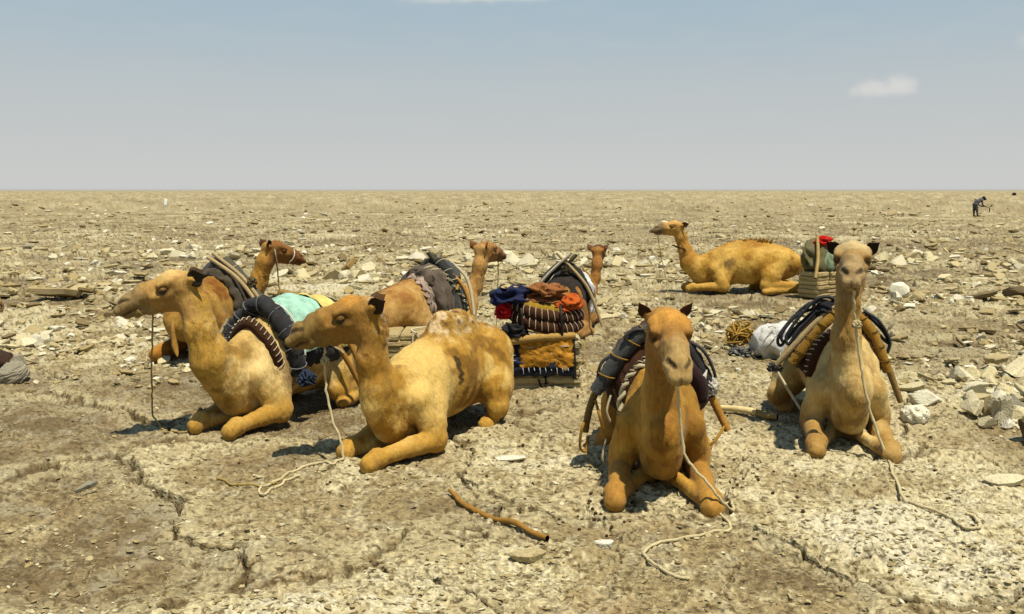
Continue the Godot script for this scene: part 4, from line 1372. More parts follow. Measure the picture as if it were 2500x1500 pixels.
func stacks() -> void:
	var pale := lin(196, 180, 138)
	var brown := lin(186, 166, 118)
	var cream := lin(216, 206, 172)
	# behind the unsaddled camel
	var top := slab_stack(V(-0.94, 0, -7.58), 0.03, 2, 6, V(0.31, 0.052, 0.5), 1, "the stack behind the unsaddled camel", brown, 71)
	var o := Acc.new()
	for q in [[V(-0.80, top + 0.012, -7.34), V(-0.86, top + 0.02, -7.5), V(-0.76, top + 0.014, -7.68)], [V(-0.83, top + 0.012, -7.34), V(-0.835, top - 0.09, -7.325), V(-0.84, top - 0.16, -7.325)], [V(-0.79, top + 0.012, -7.34), V(-0.78, top - 0.06, -7.325), V(-0.785, top - 0.12, -7.325)]]:
		tube(o, spline(q, 5), [0.007], 6, cream, 1.0, 0.2)
	lay("tie_rope", "white rope tied over the stack behind the unsaddled camel", "rope", o, M.rope, Vector3.ZERO)
	# under the coloured clothes
	top = slab_stack(V(0.245, 0, -6.77), 0.02, 2, 7, V(0.275, 0.055, 0.42), 1, "the stack under the bright clothes", pale, 72)
	bright_load(top)
	# far right
	top = slab_stack(V(4.38, 0, -12.55), 0.62, 2, 6, V(0.27, 0.062, 0.34), 1, "the far red capped stack", brown, 73)
	var at := V(4.30, top - 0.01, -12.55)
	var t := thing("pack_saddle", "green saddle pad with a red cloth on the far slab stack", "saddle", at, 0.62, "pack saddles on the slabs")
	var pn := obj("green_pad", crumple(V(0.58, 0.58, 0.34), 3.0, 0.3, lin(122, 116, 82), lin(96, 90, 62), 0.8).mesh(), M.cloth, t)
	pn.position = V(-0.03, 0.0, 0.06)
	pn.rotation = V(-0.25, 0.0, -0.35)
	pn = obj("faded_green_cloth", crumple(V(0.34, 0.40, 0.24), 6.0, 0.25, lin(140, 156, 126), lin(110, 124, 96), 0.8).mesh(), M.cloth, t)
	pn.position = V(0.05, 0.02, 0.14)
	pn.rotation = V(-0.3, 0.0, -0.45)
	bolster(t, "dark_bolster", [V(0.22, 0.36, 0.02), V(0.30, 0.22, 0.08), V(0.27, 0.10, 0.14), V(0.12, 0.04, 0.2)], 0.05, lin(52, 44, 36), M.cloth, Color(0, 0, 0, 0), lin(150, 130, 80))
	stick(t, "saddle_pole", [V(-0.06, 0.50, 0.06), V(-0.19, 0.22, 0.18), V(-0.34, -0.06, 0.26)], 0.024, lin(176, 152, 96))
	var red := obj("red_cloth", crumple(V(0.34, 0.16, 0.26), 5.0, 0.5, lin(206, 36, 18), lin(170, 24, 14)).mesh(), M.cloth, t)
	red.position = V(0.08, 0.37, 0.05)

func bright_load(top: float) -> void:
	var navy := lin(38, 46, 72)
	var umber := lin(76, 46, 30)
	var cream := lin(190, 180, 150)
	var ochre := lin(172, 124, 40)
	var at := V(0.20, top, -6.66)
	var t := thing("pack_saddle", "brown stitched saddle pad folded on the central slab stack, patched panel hanging", "saddle", at, 0.0, "pack saddles on the slabs")
	# hanging panel
	var o := Acc.new()
	var p := obj("navy_panel", quilt(0.52, 0.29, 0.085, lin(54, 60, 84), lin(36, 36, 44), 2.0, 0.012).mesh(), M.cloth, t)
	p.position = V(0.0, -0.115, 0.12)
	p.rotation = V(-0.08, 0, 0.02)
	var q := obj("ochre_patch", quilt(0.40, 0.21, 0.035, lin(188, 132, 38), lin(214, 158, 64), 7.0, 0.014).mesh(), M.cloth, t)
	q.position = V(0.055, -0.075, 0.160)
	q.rotation = V(-0.08, 0, 0.02)
	for k in [[V(0.18, -0.15, 0.166), V(0.13, 0.13, 0.012), lin(222, 162, 76), 11], [V(-0.08, -0.13, 0.168), V(0.10, 0.07, 0.01), lin(196, 132, 44), 12], [V(0.20, -0.19, 0.168), V(0.05, 0.06, 0.012), lin(140, 136, 120), 13]]:
		var a := Acc.new()
		a = plate(k[3], V(k[1].x, k[1].z, k[1].y), k[2])
		var m := obj("torn_patch", a.mesh(), M.cloth, t)
		m.position = k[0]
		m.rotation.x = PI / 2.0 - 0.08
	o = Acc.new()
	for k in 9:
		var x := -0.12 + 0.042 * k
		tube(o, spline([V(x, -0.185, 0.172), V(x + 0.004, -0.205, 0.180), V(x + 0.006, -0.235 + 0.014 * (k % 3), 0.172)], 3), [0.0032], 5, lin(190, 196, 206))
	for k in [[-0.21, -0.09], [-0.21, -0.13], [-0.22, -0.17], [-0.08, -0.03], [0.19, -0.02], [0.10, -0.075], [-0.22, -0.21]]:
		tube(o, spline([V(k[0] - 0.035, k[1], 0.164), V(k[0], k[1] - 0.004, 0.176), V(k[0] + 0.035, k[1] - 0.002, 0.166)], 3), [0.003], 5, lin(190, 196, 206))
	obj("stitching", o.mesh(), M.rope, t).set_meta("kind", "stuff")
	# the saddle pad on top
	bolster(t, "ochre_roll", [V(-0.27, 0.0, 0.16), V(-0.10, 0.03, 0.17), V(0.10, 0.045, 0.16), V(0.27, 0.05, 0.12)], 0.03, lin(190, 154, 86), M.cloth)
	var s_out := func(_p): return V(0.0, 0.5, 1.0).normalized()
	for k in [[0.0, 0.052], [0.085, 0.050]]:
		var line := spline([V(-0.22, 0.20 + k[0] * 0.9, 0.0), V(-0.10, 0.155 + k[0], 0.10), V(0.06, 0.115 + k[0], 0.13), V(0.22, 0.10 + k[0], 0.09), V(0.31, 0.12 + k[0], 0.0)], 8)
		o = Acc.new()
		tube(o, line, [k[1] * 0.8, k[1], k[1] * 1.05, k[1], k[1] * 0.9], 12, umber, 1.0, 0.2)
		obj("stitched_bolster", o.mesh(), M.cloth, t)
		obj("stitching", stitches(line, k[1] * 1.02, 2, cream, s_out).mesh(), M.rope, t).set_meta("kind", "stuff")
	o = Acc.new()
	tube(o, spline([V(-0.18, 0.295, 0.02), V(-0.04, 0.255, 0.09), V(0.12, 0.235, 0.09), V(0.25, 0.24, 0.02)], 8), [0.05, 0.062, 0.06, 0.05], 12, lin(160, 128, 44), 0.8, 0.3)
	obj("ochre_pad", o.mesh(), M.cloth, t)
	p = obj("maroon_pad", crumple(V(0.17, 0.22, 0.2), 31.0, 0.3, lin(70, 28, 24), lin(50, 22, 20)).mesh(), M.cloth, t)
	p.position = V(0.26, 0.10, 0.0)
	loops(t, "ochre_strap", [[V(-0.16, 0.06, 0.14), V(-0.24, 0.10, 0.12), V(-0.27, 0.02, 0.12), V(-0.24, -0.05, 0.15), V(-0.18, -0.06, 0.16)]], 0.013, 1.0, lin(190, 146, 40), M.rope)
	loops(t, "dark_strap", [[V(0.0, -0.28, 0.15), V(0.02, -0.34, 0.13), V(0.07, -0.40, 0.16), V(0.14, -0.42, 0.22)]], 0.010, 0.5, lin(30, 30, 30), M.rubber)
	loops(t, "cord", [[V(0.26, -0.22, 0.12), V(0.33, -0.14, 0.14), V(0.34, -0.02, 0.12), V(0.30, 0.02, 0.10)]], 0.005, 1.0, lin(190, 166, 100), M.rope)
	loops(t, "dark_strap", [[V(-0.14, 0.31, 0.06), V(-0.13, 0.24, 0.15), V(-0.12, 0.12, 0.17), V(-0.12, 0.04, 0.19)], [V(0.16, 0.29, 0.10), V(0.165, 0.21, 0.18), V(0.17, 0.10, 0.18), V(0.17, 0.05, 0.17)]], 0.011, 0.6, lin(44, 40, 38), M.rubber)
	stick(t, "saddle_pole", [V(0.25, 0.05, 0.12), V(0.26, -0.12, 0.13), V(0.27, -0.28, 0.13)], 0.018, lin(40, 36, 32))
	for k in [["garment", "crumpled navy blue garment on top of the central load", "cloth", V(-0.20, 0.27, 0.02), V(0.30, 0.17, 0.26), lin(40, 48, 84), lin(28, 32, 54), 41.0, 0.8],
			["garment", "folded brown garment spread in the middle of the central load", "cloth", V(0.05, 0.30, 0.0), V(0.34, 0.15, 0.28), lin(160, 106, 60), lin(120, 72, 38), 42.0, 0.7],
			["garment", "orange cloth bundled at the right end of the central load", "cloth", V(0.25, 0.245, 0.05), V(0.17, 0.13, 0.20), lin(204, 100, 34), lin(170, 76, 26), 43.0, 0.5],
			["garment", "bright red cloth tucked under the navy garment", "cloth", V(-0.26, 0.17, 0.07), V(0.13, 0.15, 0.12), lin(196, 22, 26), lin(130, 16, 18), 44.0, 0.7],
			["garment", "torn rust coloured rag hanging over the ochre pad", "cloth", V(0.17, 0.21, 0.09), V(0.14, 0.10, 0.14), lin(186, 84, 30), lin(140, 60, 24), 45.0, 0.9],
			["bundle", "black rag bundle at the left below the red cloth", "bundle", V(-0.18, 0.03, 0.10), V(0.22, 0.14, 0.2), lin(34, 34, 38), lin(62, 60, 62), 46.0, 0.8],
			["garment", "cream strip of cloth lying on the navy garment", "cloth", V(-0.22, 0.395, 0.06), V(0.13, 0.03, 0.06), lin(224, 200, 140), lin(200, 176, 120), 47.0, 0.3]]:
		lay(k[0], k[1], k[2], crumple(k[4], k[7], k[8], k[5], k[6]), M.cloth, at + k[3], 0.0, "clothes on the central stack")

func lying_things() -> void:
	var oak := lin(158, 118, 54)
	# the stick in the foreground
	var o := Acc.new()
	var c := V(-0.08, 0, -3.9)
	var pts := [V(-0.31, 0.030, -4.20), V(-0.285, 0.020, -4.15), V(-0.24, 0.020, -4.07), V(-0.17, 0.020, -3.98), V(-0.08, 0.024, -3.89), V(0.01, 0.022, -3.78), V(0.08, 0.020, -3.68), V(0.15, 0.022, -3.60)]
	for k in pts.size():
		pts[k] += V(0, gy(pts[k].x, pts[k].z), 0) - c
	tube(o, spline(pts, 6), [0.007, 0.013, 0.013, 0.013, 0.014, 0.013, 0.013], 10, oak, 1.0, 0.2)
	lay("walking_stick", "curved brown stick lying alone on the near crust", "stick", o, M.wood, c)
	# the peeled pole between the two facing camels
	o = Acc.new()
	c = V(1.55, 0, -5.75)
	pts = [V(1.40, 0.04, -5.80), V(1.52, 0.036, -5.72), V(1.60, 0.034, -5.67)]
	for k in pts.size():
		pts[k] += V(0, gy(pts[k].x, pts[k].z), 0) - c
	tube(o, spline(pts, 5), [0.019, 0.021, 0.022], 10, lin(226, 206, 150), 1.0, 0.15)
	var t := thing("peeled_pole", "pale peeled pole lying between the two camels that face the camera", "pole", c)
	obj("peeled_wood", o.mesh(), M.wood, t)
	o = Acc.new()
	pts = [V(1.60, 0.034, -5.67), V(1.66, 0.032, -5.635), V(1.72, 0.03, -5.60)]
	for k in pts.size():
		pts[k] += V(0, gy(pts[k].x, pts[k].z), 0) - c
	tube(o, spline(pts, 5), [0.0225, 0.023, 0.023], 10, lin(160, 140, 92), 1.0, 0.15)
	obj("bark", o.mesh(), M.wood, t)
	# the heap beside the sandy camel
	var at := V(2.40, gy(2.40, -7.9), -7.9)
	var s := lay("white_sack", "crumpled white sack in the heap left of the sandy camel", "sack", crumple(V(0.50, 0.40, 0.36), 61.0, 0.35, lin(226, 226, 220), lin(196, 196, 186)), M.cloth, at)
	o = Acc.new()
	for k in 3:
		var ln := []
		for j in 8:
			var a := j * 0.45 + k
			ln.append(V(-0.17 + 0.045 * j, 0.06 + 0.02 * k + 0.18 * sin(j * 0.42 + 0.4 * k), 0.16 - 0.03 * k + 0.02 * sin(a * 2.0)))
		tube(o, spline(ln, 4), [0.0035], 5, lin(120, 116, 100))
	lay("cord", "thin dark cord tied round the white sack", "cord", o, M.rope, at + V(0, 0.02, 0))
	var rs := RandomNumberGenerator.new()
	rs.seed = 99
	o = Acc.new()
	for k in 14:
		var ln := []
		var cx := rs.randf_range(-0.12, 0.12)
		for j in 9:
			var a := j * 1.0 + k
			ln.append(V(cx + cos(a) * rs.randf_range(0.06, 0.15), 0.04 + rs.randf_range(0.0, 0.26) * (1.0 - absf(cx) * 3.0), sin(a) * rs.randf_range(0.04, 0.11)))
		tube(o, spline(ln, 5), [0.008], 6, lin(176, 140, 64) * rs.randf_range(0.7, 1.15), 1.0, 0.2)
	lay("rope_heap", "tangled ochre rope heaped behind the white sack", "rope", o, M.rope, V(2.22, gy(2.22, -8.35) + 0.02, -8.35), 0.4)
	lay("rag", "black and white rag at the left foot of the white sack", "rag", crumple(V(0.20, 0.10, 0.16), 63.0, 0.8, lin(70, 70, 70), lin(196, 196, 190), 1.6), M.cloth, V(2.06, gy(2.06, -7.9), -7.9))
	o = Acc.new()
	rope(o, [V(2.05, -1, -8.1), V(2.2, -1, -7.8), V(2.36, -1, -7.72), V(2.5, -1, -7.75)], 0.006, lin(190, 170, 110))
	lay("thin_rope", "thin straw rope on the crust in front of the white sack", "rope", o, M.rope, Vector3.ZERO)
	o = Acc.new()
	rope(o, [V(2.36, 0.16, -7.78), V(2.37, 0.08, -7.72), V(2.39, -1, -7.68)], 0.006, lin(206, 196, 160))
	lay("thin_rope", "short pale rope hanging down the side of the white sack", "rope", o, M.rope, Vector3.ZERO)
	# saddle lying behind the mint cloth camel
	at = V(-2.42, gy(-2.42, -10.4), -10.4)
	t = thing("lying_saddle", "unused saddle lying on the crust behind the mint green cloth", "saddle", at, 0.1)
	for q in [["dark_pad", V(0.62, 0.22, 0.34), V(0.10, 0.0, 0.0), lin(48, 46, 44), lin(74, 68, 58), 71.0], ["ochre_pad", V(0.30, 0.20, 0.26), V(-0.10, 0.02, 0.14), lin(150, 108, 36), lin(120, 84, 30), 72.0], ["grey_bolster", V(0.24, 0.22, 0.24), V(0.02, 0.12, -0.02), lin(70, 66, 60), lin(40, 38, 36), 73.0]]:
		var m := obj(q[0], crumple(q[1], q[5], 0.4, q[3], q[4], 1.3).mesh(), M.cloth, t)
		m.position = q[2]
	stick(t, "wood_hook", [V(-0.20, 0.16, 0.06), V(-0.10, 0.18, 0.06), V(-0.01, 0.24, 0.06), V(0.01, 0.31, 0.05)], 0.028, lin(168, 146, 96))
	stick(t, "saddle_pole", [V(-0.34, 0.34, -0.05), V(-0.22, 0.30, -0.05), V(-0.08, 0.28, -0.05)], 0.045, lin(150, 124, 78))
	stick(t, "saddle_pole", [V(0.10, 0.30, 0.08), V(0.12, 0.18, 0.12)], 0.028, lin(186, 160, 106))
	loops(t, "cable", [[V(0.12, 0.22, 0.10), V(0.26, 0.27, 0.10), V(0.36, 0.20, 0.12), V(0.40, 0.06, 0.12)], [V(-0.28, 0.02, 0.16), V(-0.22, 0.14, 0.14), V(-0.12, 0.22, 0.1)]], 0.012, 1.0, lin(40, 42, 46), M.rubber)
	# dark bundle cut by the left edge of the frame
	lay("bundle", "dark brown bundle at the left edge beside a grey boulder", "bundle", crumple(V(0.42, 0.24, 0.3), 81.0, 0.3, lin(74, 54, 42), lin(50, 38, 32)), M.cloth, V(-4.22, gy(-4.2, -7.1), -7.12))
	lay("edge_clump", "small tan bag with a dark top at the far left edge", "clump", crumple(V(0.16, 0.24, 0.16), 83.0, 0.3, lin(196, 160, 110), lin(90, 60, 44)), M.cloth, V(-6.22, gy(-6.2, -10.6), -10.6))  # stands in for a small unidentified thing at the edge
	# far away on the flat
	t = thing("far_marker", "small white upright block far out on the flat at the left", "block", V(-33.4, gy(-33.4, -86.0), -86.0))
	var bl := obj("block", rock(90, V(0.55, 0.75, 0.4), lin(236, 234, 226), 6, 0.1).mesh(), M.salt, t)
	for q in [["small dark load far out under the horizon at the right edge", V(163.0, 0.0, -290.0), 0.9]]:
		var m := thing("far_load", q[0], "load", q[1], 0.0, "dark loads near the horizon")
		obj("load", crumple(V(1.4, 1.2, 1.2) * q[2], 91.0, 0.4, lin(60, 52, 46), lin(40, 36, 32)).mesh(), M.cloth, m)

func digger() -> void:                            # a person bent over a tool, far out at the right
	var at := V(27.33, gy(27.33, -52.24) - 0.01, -52.24)
	var t := thing("person", "person in grey clothes bent forward over a tool, far at the right", "person", at)
	var f := Field.new()
	f.setup(V(-0.35, 0, -0.35), V(0.62, 1.2, 0.35), 0.018)
	var Z := V(0, 0, 1)
	var hip := V(-0.20, 0.70, 0)
	for sd in [-1.0, 1.0]:
		f.cone(hip + V(0, 0, 0.085 * sd), V(-0.17 + 0.03 * sd, 0.40, 0.10 * sd), 0.105, 0.075, 0.05)
		f.cone(V(-0.17 + 0.03 * sd, 0.40, 0.10 * sd), V(-0.13 + 0.06 * sd, 0.07, 0.10 * sd), 0.072, 0.042, 0.03)
		f.cone(V(-0.13 + 0.06 * sd, 0.035, 0.10 * sd), V(0.02 + 0.06 * sd, 0.03, 0.11 * sd), 0.040, 0.03, 0.02)
		f.cone(V(0.10, 0.94, 0.17 * sd), V(0.09 + 0.03 * sd, 0.68, 0.20 * sd), 0.055, 0.045, 0.03)
		f.cone(V(0.09 + 0.03 * sd, 0.68, 0.20 * sd), V(0.30 + 0.06 * sd, 0.58, 0.06 * sd), 0.042, 0.030, 0.02)
		f.cone(V(0.30 + 0.06 * sd, 0.58, 0.06 * sd), V(0.36 + 0.06 * sd, 0.57, 0.03 * sd), 0.036, 0.03, 0.02)
	f.cone(hip, V(-0.10, 0.86, 0), 0.125, 0.12, 0.06, Z, 1.2)
	f.cone(V(-0.10, 0.86, 0), V(0.12, 0.97, 0), 0.12, 0.115, 0.06, Z, 1.4)
	f.cone(V(0.12, 0.97, 0), V(0.24, 1.02, 0), 0.06, 0.055, 0.04)
	f.cone(V(0.29, 1.04, 0), V(0.34, 1.02, 0), 0.095, 0.085, 0.02, Z, 0.85)
	f.cone(V(0.40, 0.99, 0), V(0.42, 0.98, 0), 0.03, 0.02, 0.02)
	var o := f.net()
	o.c.resize(o.v.size())
	for k in o.v.size():
		var p := o.v[k]
		var skin := p.x > 0.19 and p.y > 0.93 or p.y < 0.12 or p.x > 0.13 and p.y < 0.69
		o.c[k] = lin(62, 46, 38) if skin else lin(86, 86, 92) if p.y < 0.74 else lin(96, 92, 96)
	obj("body", o.mesh(), M.cloth, t)
	for sd in [-1.0, 1.0]:
		var e := SphereMesh.new()
		e.radius = 0.012
		e.height = 0.024
		var eye := obj("eye", e, M.dark_eye, t)
		eye.position = V(0.405, 1.035, 0.034 * sd)
	var hr := obj("hair", crumple(V(0.19, 0.14, 0.17), 5.0, 0.1, lin(30, 26, 24), lin(36, 30, 28)).mesh(), M.cloth, t)
	hr.position = V(0.27, 1.06, 0)
	var tool := thing("digging_tool", "hoe held in front of the bent person", "tool", at)
	stick(tool, "handle", [V(0.28, 0.60, 0.05), V(0.44, 0.56, 0.0), V(0.70, 0.50, -0.06)], 0.02, lin(90, 76, 56))
	stick(tool, "blade", [V(0.68, 0.52, -0.06), V(0.69, 0.40, -0.06), V(0.70, 0.24, -0.06)], 0.028, lin(60, 54, 50))

# ---------------------------------------------------------------- loose salt
func set_rock(called: String, label: String, o: Acc, at: Vector3, turn := 0.0, tilt := 0.0, group := "") -> MeshInstance3D:
	var t := lay(called, label, "rock", o, M.salt, V(at.x, gy(at.x, at.z) + at.y, at.z), turn, group)
	if tilt != 0.0:
		t.rotation = V(0, turn, tilt)
	return t

func cauliflower(sd: int, r: float, col: Color) -> Acc:
	var g := RandomNumberGenerator.new()
	g.seed = sd
	var f := Field.new()
	f.setup(V(-r * 1.5, 0, -r * 1.5), V(r * 1.5, r * 2.0, r * 1.5), r * 0.075)
	f.cone(V(-r * 0.3, r * 0.7, 0), V(r * 0.3, r * 0.7, 0), r * 0.7, r * 0.75, 0.01)
	for k in 70:
		var d := Vector3(g.randfn(), g.randfn() * 0.8, g.randfn()).normalized()
		var p := V(0, r * 0.72, 0) + d * V(r * 0.98, r * 0.72, r * 0.8)
		f.cone(p, p * 1.02, r * g.randf_range(0.12, 0.26), r * 0.12, 0.006)
	var o := f.net()
	for k in o.v.size():
		o.c.append(col * (1.0 + 0.3 * n_coat.get_noise_3dv(o.v[k] * 40.0)))
	return o

func named_rocks() -> void:
	var white := lin(224, 220, 196)
	var pale := lin(212, 202, 166)
	var buff := lin(182, 166, 124)
	var grey := lin(150, 144, 124)
	var dark := lin(104, 90, 64)
	set_rock("salt_rock", "rough white cauliflower lump of salt by the sandy camel's knee", cauliflower(1, 0.085, white), V(2.60, -0.01, -5.58))
	set_rock("salt_rock", "long flat white slab chunk on the crust right of the sandy camel", rock(2, V(0.30, 0.09, 0.14), white, 7, 0.3, 0.15), V(2.95, 0, -6.12), 0.1)
	set_rock("salt_rock", "thin grey slab leaning left among the upright slabs at the right", plate(3, V(0.15, 0.05, 0.22), pale), V(3.09, 0.06, -5.80), 0.2, 0.95)
	set_rock("salt_rock", "thin buff slab leaning beside the squared upright block", plate(4, V(0.18, 0.05, 0.17), buff), V(3.17, 0.07, -5.76), 0.0, 1.2)
	var up := Acc.new()
	box_acc(up, V(0, 0.09, 0), V(0.10, 0.20, 0.08), lin(188, 180, 152), 5.0, 0.06)
	up = flat_faces(up)
	set_rock("salt_rock", "squared upright grey block standing among the slabs at the right", up, V(3.18, -0.015, -5.62), 0.35, 0.08)
	set_rock("salt_rock", "low buff block at the foot of the squared upright block", rock(6, V(0.15, 0.08, 0.12), pale), V(3.00, 0, -5.44), 0.3)
	set_rock("salt_rock", "pale rounded block right of the upright block's foot", rock(7, V(0.11, 0.09, 0.1), white), V(3.12, 0, -5.42), 1.3)
	set_rock("salt_rock", "grey pitted boulder behind the upright block", rock(8, V(0.16, 0.14, 0.14), grey, 6, 0.3, 0.2), V(3.36, 0, -5.78), 0.3)
	set_rock("salt_rock", "dark broken boulder at the right edge below the upright block", rock(9, V(0.20, 0.16, 0.18), dark, 8, 0.3, 0.1), V(3.12, 0, -5.16), 0.6)
	set_rock("salt_rock", "yellowish crust ridge above the upright slabs at the right edge", rock(10, V(0.36, 0.16, 0.24), pale, 6, 0.4, 0.2), V(4.12, 0, -7.05), 0.2)
	set_rock("salt_rock", "dark plate propped on the ridge at the right edge", plate(11, V(0.26, 0.05, 0.2), buff), V(4.0, 0.10, -7.2), 0.4, 0.2)
	set_rock("salt_rock", "large white angular block of the pair far behind the sandy camel", rock(12, V(0.30, 0.26, 0.24), white, 8), V(5.42, 0, -12.35), 0.4)
	set_rock("salt_rock", "smaller white block in front of the large angular pair block", rock(13, V(0.17, 0.15, 0.16), white, 8), V(5.28, 0, -12.1), 1.0)
	set_rock("salt_rock", "buff broken lump right of the white angular pair", rock(14, V(0.22, 0.13, 0.2), buff, 9), V(5.56, 0, -12.1), 0.2)
	set_rock("salt_rock", "big dark slab lying at the right edge in the middle distance", rock(15, V(0.52, 0.17, 0.3), dark, 9), V(7.3, 0, -12.7), 0.1)
	set_rock("salt_rock", "grey rounded boulder at the left edge beside the brown bundle", rock(16, V(0.21, 0.15, 0.18), grey, 3, 0.15, 0.06), V(-3.97, 0, -6.93), 0.2)
	set_rock("salt_rock", "smaller grey stone perched on the boulder at the left edge", rock(17, V(0.11, 0.08, 0.1), grey, 3, 0.2), V(-3.95, 0.10, -6.98), 0.9)
	set_rock("salt_rock", "buff slab leaning steeply against rocks behind the unsaddled camel's head", plate(18, V(0.42, 0.09, 0.34), lin(160, 134, 84)), V(-2.98, 0.14, -16.1), 0.3, 0.75)
	set_rock("salt_rock", "pale block supporting the leaning buff slab", rock(19, V(0.32, 0.28, 0.26), pale, 9), V(-2.66, 0, -16.2), 0.5)
	set_rock("salt_rock", "white and dark chunk behind the farthest camel's neck", rock(20, V(0.30, 0.2, 0.2), white, 9), V(2.86, 0, -18.0), 0.5)
	set_rock("salt_rock", "dark flat chunk beside the white one behind the farthest camel", rock(21, V(0.40, 0.12, 0.24), dark, 9), V(3.1, 0, -17.9), 0.2)
	set_rock("salt_rock", "grey flake tilted up on the near crust at the left", plate(22, V(0.15, 0.022, 0.07), grey), V(-2.10, 0.035, -4.22), 0.55, 0.38)
	set_rock("salt_rock", "raised flake with a dark broken edge just below the brown stick", plate(23, V(0.19, 0.03, 0.11), buff), V(0.07, 0.012, -3.47), 0.1, 0.05)
	set_rock("salt_rock", "small white flake right of the brown stick's lower end", plate(24, V(0.10, 0.03, 0.06), white), V(0.39, 0.012, -3.60), 0.1, 0.05)
	set_rock("salt_rock", "broken white plate at the right edge of the near crust", plate(25, V(0.26, 0.03, 0.18), pale), V(2.50, 0.02, -4.33), 0.2, 0.08)
	set_rock("salt_rock", "thick salt plate overhanging a dark hollow at the left", plate(26, V(1.10, 0.09, 0.5), lin(176, 158, 116)), V(-6.42, 0.075, -12.5), 0.05, -0.04)
	get_child(-1).rotation = V(-0.3, 0.05, -0.03)
	set_rock("salt_rock", "white frothy patch of salt in front of the unsaddled camel", plate(27, V(0.24, 0.012, 0.12), lin(226, 220, 200)), V(-0.02, 0.006, -4.82), 0.3)

func scatter() -> void:
	var r := RandomNumberGenerator.new()
	r.seed = 4242
	var tones := [lin(212, 204, 172), lin(204, 193, 152), lin(186, 171, 128), lin(168, 150, 106), lin(132, 115, 80), lin(220, 214, 190)]
	var words := ["white", "cream", "buff", "tan", "dark", "chalky"]
	var shapes := []
	for k in 7:
		var z := rock(200 + k, Vector3(1, r.randf_range(0.5, 0.8), r.randf_range(0.65, 1.0)), Color(1, 1, 1), 9, 0.28)
		shapes.append([z.mesh(), "chunk"])
	for k in 5:
		shapes.append([plate(300 + k, Vector3(1.2, r.randf_range(0.10, 0.18), 0.9), Color(1, 1, 1)).mesh(), "plate"])
	var marks := [["the mint cloth camel", V(-1.6, 0, -5.9)], ["the unsaddled camel", V(-0.5, 0, -5.3)], ["the ginger camel", V(0.8, 0, -4.7)], ["the sandy camel", V(2.1, 0, -5.5)], ["the reddish camel", V(-2.7, 0, -8.4)], ["the fawn camel", V(-0.7, 0, -8.5)], ["the central stack", V(0.25, 0, -6.8)], ["the farthest camel", V(3.3, 0, -13.1)], ["the far stack", V(4.4, 0, -12.6)], ["the white sack", V(2.5, 0, -8.0)], ["the lying saddle", V(-2.4, 0, -10.4)], ["the upright slabs at the right", V(3.2, 0, -5.7)], ["the left edge of the frame", V(-5.0, 0, -9.0)], ["the overhanging plate", V(-6.4, 0, -12.5)], ["the leaning buff slab", V(-3.0, 0, -16.0)], ["the bent person", V(27.0, 0, -52.0)], ["the right edge of the frame", V(8.0, 0, -14.0)]]
	var piles := [[-4.0, -8.75, 0.42, 0.34, 46], [-4.75, -8.35, 0.4, 0.3, 34], [-4.1, -9.7, 0.42, 0.45, 36], [-5.2, -9.4, 0.6, 0.5, 24], [-2.8, -15.4, 1.0, 1.3, 60], [-2.0, -14.0, 0.8, 0.8, 30], [2.0, -10.6, 0.9, 0.5, 40], [3.6, -6.5, 0.5, 0.6, 56], [3.25, -5.75, 0.32, 0.25, 30], [4.2, -7.2, 0.4, 0.4, 26], [5.6, -12.2, 0.8, 0.5, 40], [7.2, -13.4, 0.9, 0.9, 36], [3.9, -11.0, 0.7, 0.6, 26], [1.1, -10.4, 0.6, 0.4, 18], [-0.6, -11.5, 0.8, 0.9, 26], [3.0, -18.0, 1.2, 0.8, 36], [0.4, -19.0, 2.6, 2.0, 90], [-7.0, -21.0, 2.4, 2.6, 60], [9.0, -19.0, 2.2, 2.0, 70], [0.9, -4.1, 0.25, 0.2, 16]]
	var all := []                                   # [size over distance, place, size, tone, shape, turn, tilt]
	for q in piles:
		for k in q[4]:
			var x: float = q[0] + r.randfn(0.0, 0.5) * q[2]
			var z: float = q[1] + r.randfn(0.0, 0.5) * q[3]
			var s: float = 0.04 + 0.19 * pow(r.randf(), 2.0) * (1.0 if -z > 5.2 else 0.4)
			if -z > 15.0: s *= 1.9
			all.append([s / -z, x, z, s, [0, 0, 1, 1, 5, 2][r.randi() % 6], r.randi() % shapes.size(), r.randf() * TAU, r.randfn(0.0, 0.25)])
	for k in 26000:
		var inv := lerpf(1.0 / 7.0, 1.0 / 170.0, pow(r.randf(), 0.62))
		var dist := 1.0 / inv
		var a := r.randf_range(-0.85, 0.85)
		var x := sin(a) * dist
		var z := -cos(a) * dist
		var den := 0.42 - 1.5 * absf(n_zone.get_noise_2d(x * 1.5 + 50.0, z * 1.1)) + 0.5 * n_mid.get_noise_2d(x * 0.5, z * 0.5) + 0.12 * smoothstep(9.0, 16.0, dist)
		if r.randf() > smoothstep(-0.05, 0.45, den) + 0.05:
			continue
		var s := 0.025 + 0.17 * pow(r.randf(), 3.0) * smoothstep(4.0, 16.0, dist) + 0.03 * r.randf()
		s *= 1.0 + 0.9 * smoothstep(25.0, 80.0, dist)
		var sh := r.randi() % 7
		if r.randf() < 0.42: sh = 7 + r.randi() % 5
		if sh >= 7: s *= 1.8
		all.append([s / dist, x, z, s, r.randi() % 6 if r.randf() < 0.5 else 2 + r.randi() % 2, sh, r.randf() * TAU, r.randfn(0.0, 0.24)])
	var keep_clear := [[-1.6, -5.9, 0.95], [-0.5, -5.25, 0.95], [0.8, -4.7, 0.9], [2.06, -5.5, 0.95], [-2.73, -8.4, 0.8], [-0.72, -8.5, 0.8], [0.66, -9.6, 0.8], [3.3, -13.1, 1.1], [0.25, -6.8, 0.45], [-0.94, -7.6, 0.5], [2.5, -8.0, 0.4], [4.4, -12.55, 0.45], [-2.4, -10.4, 0.4]]
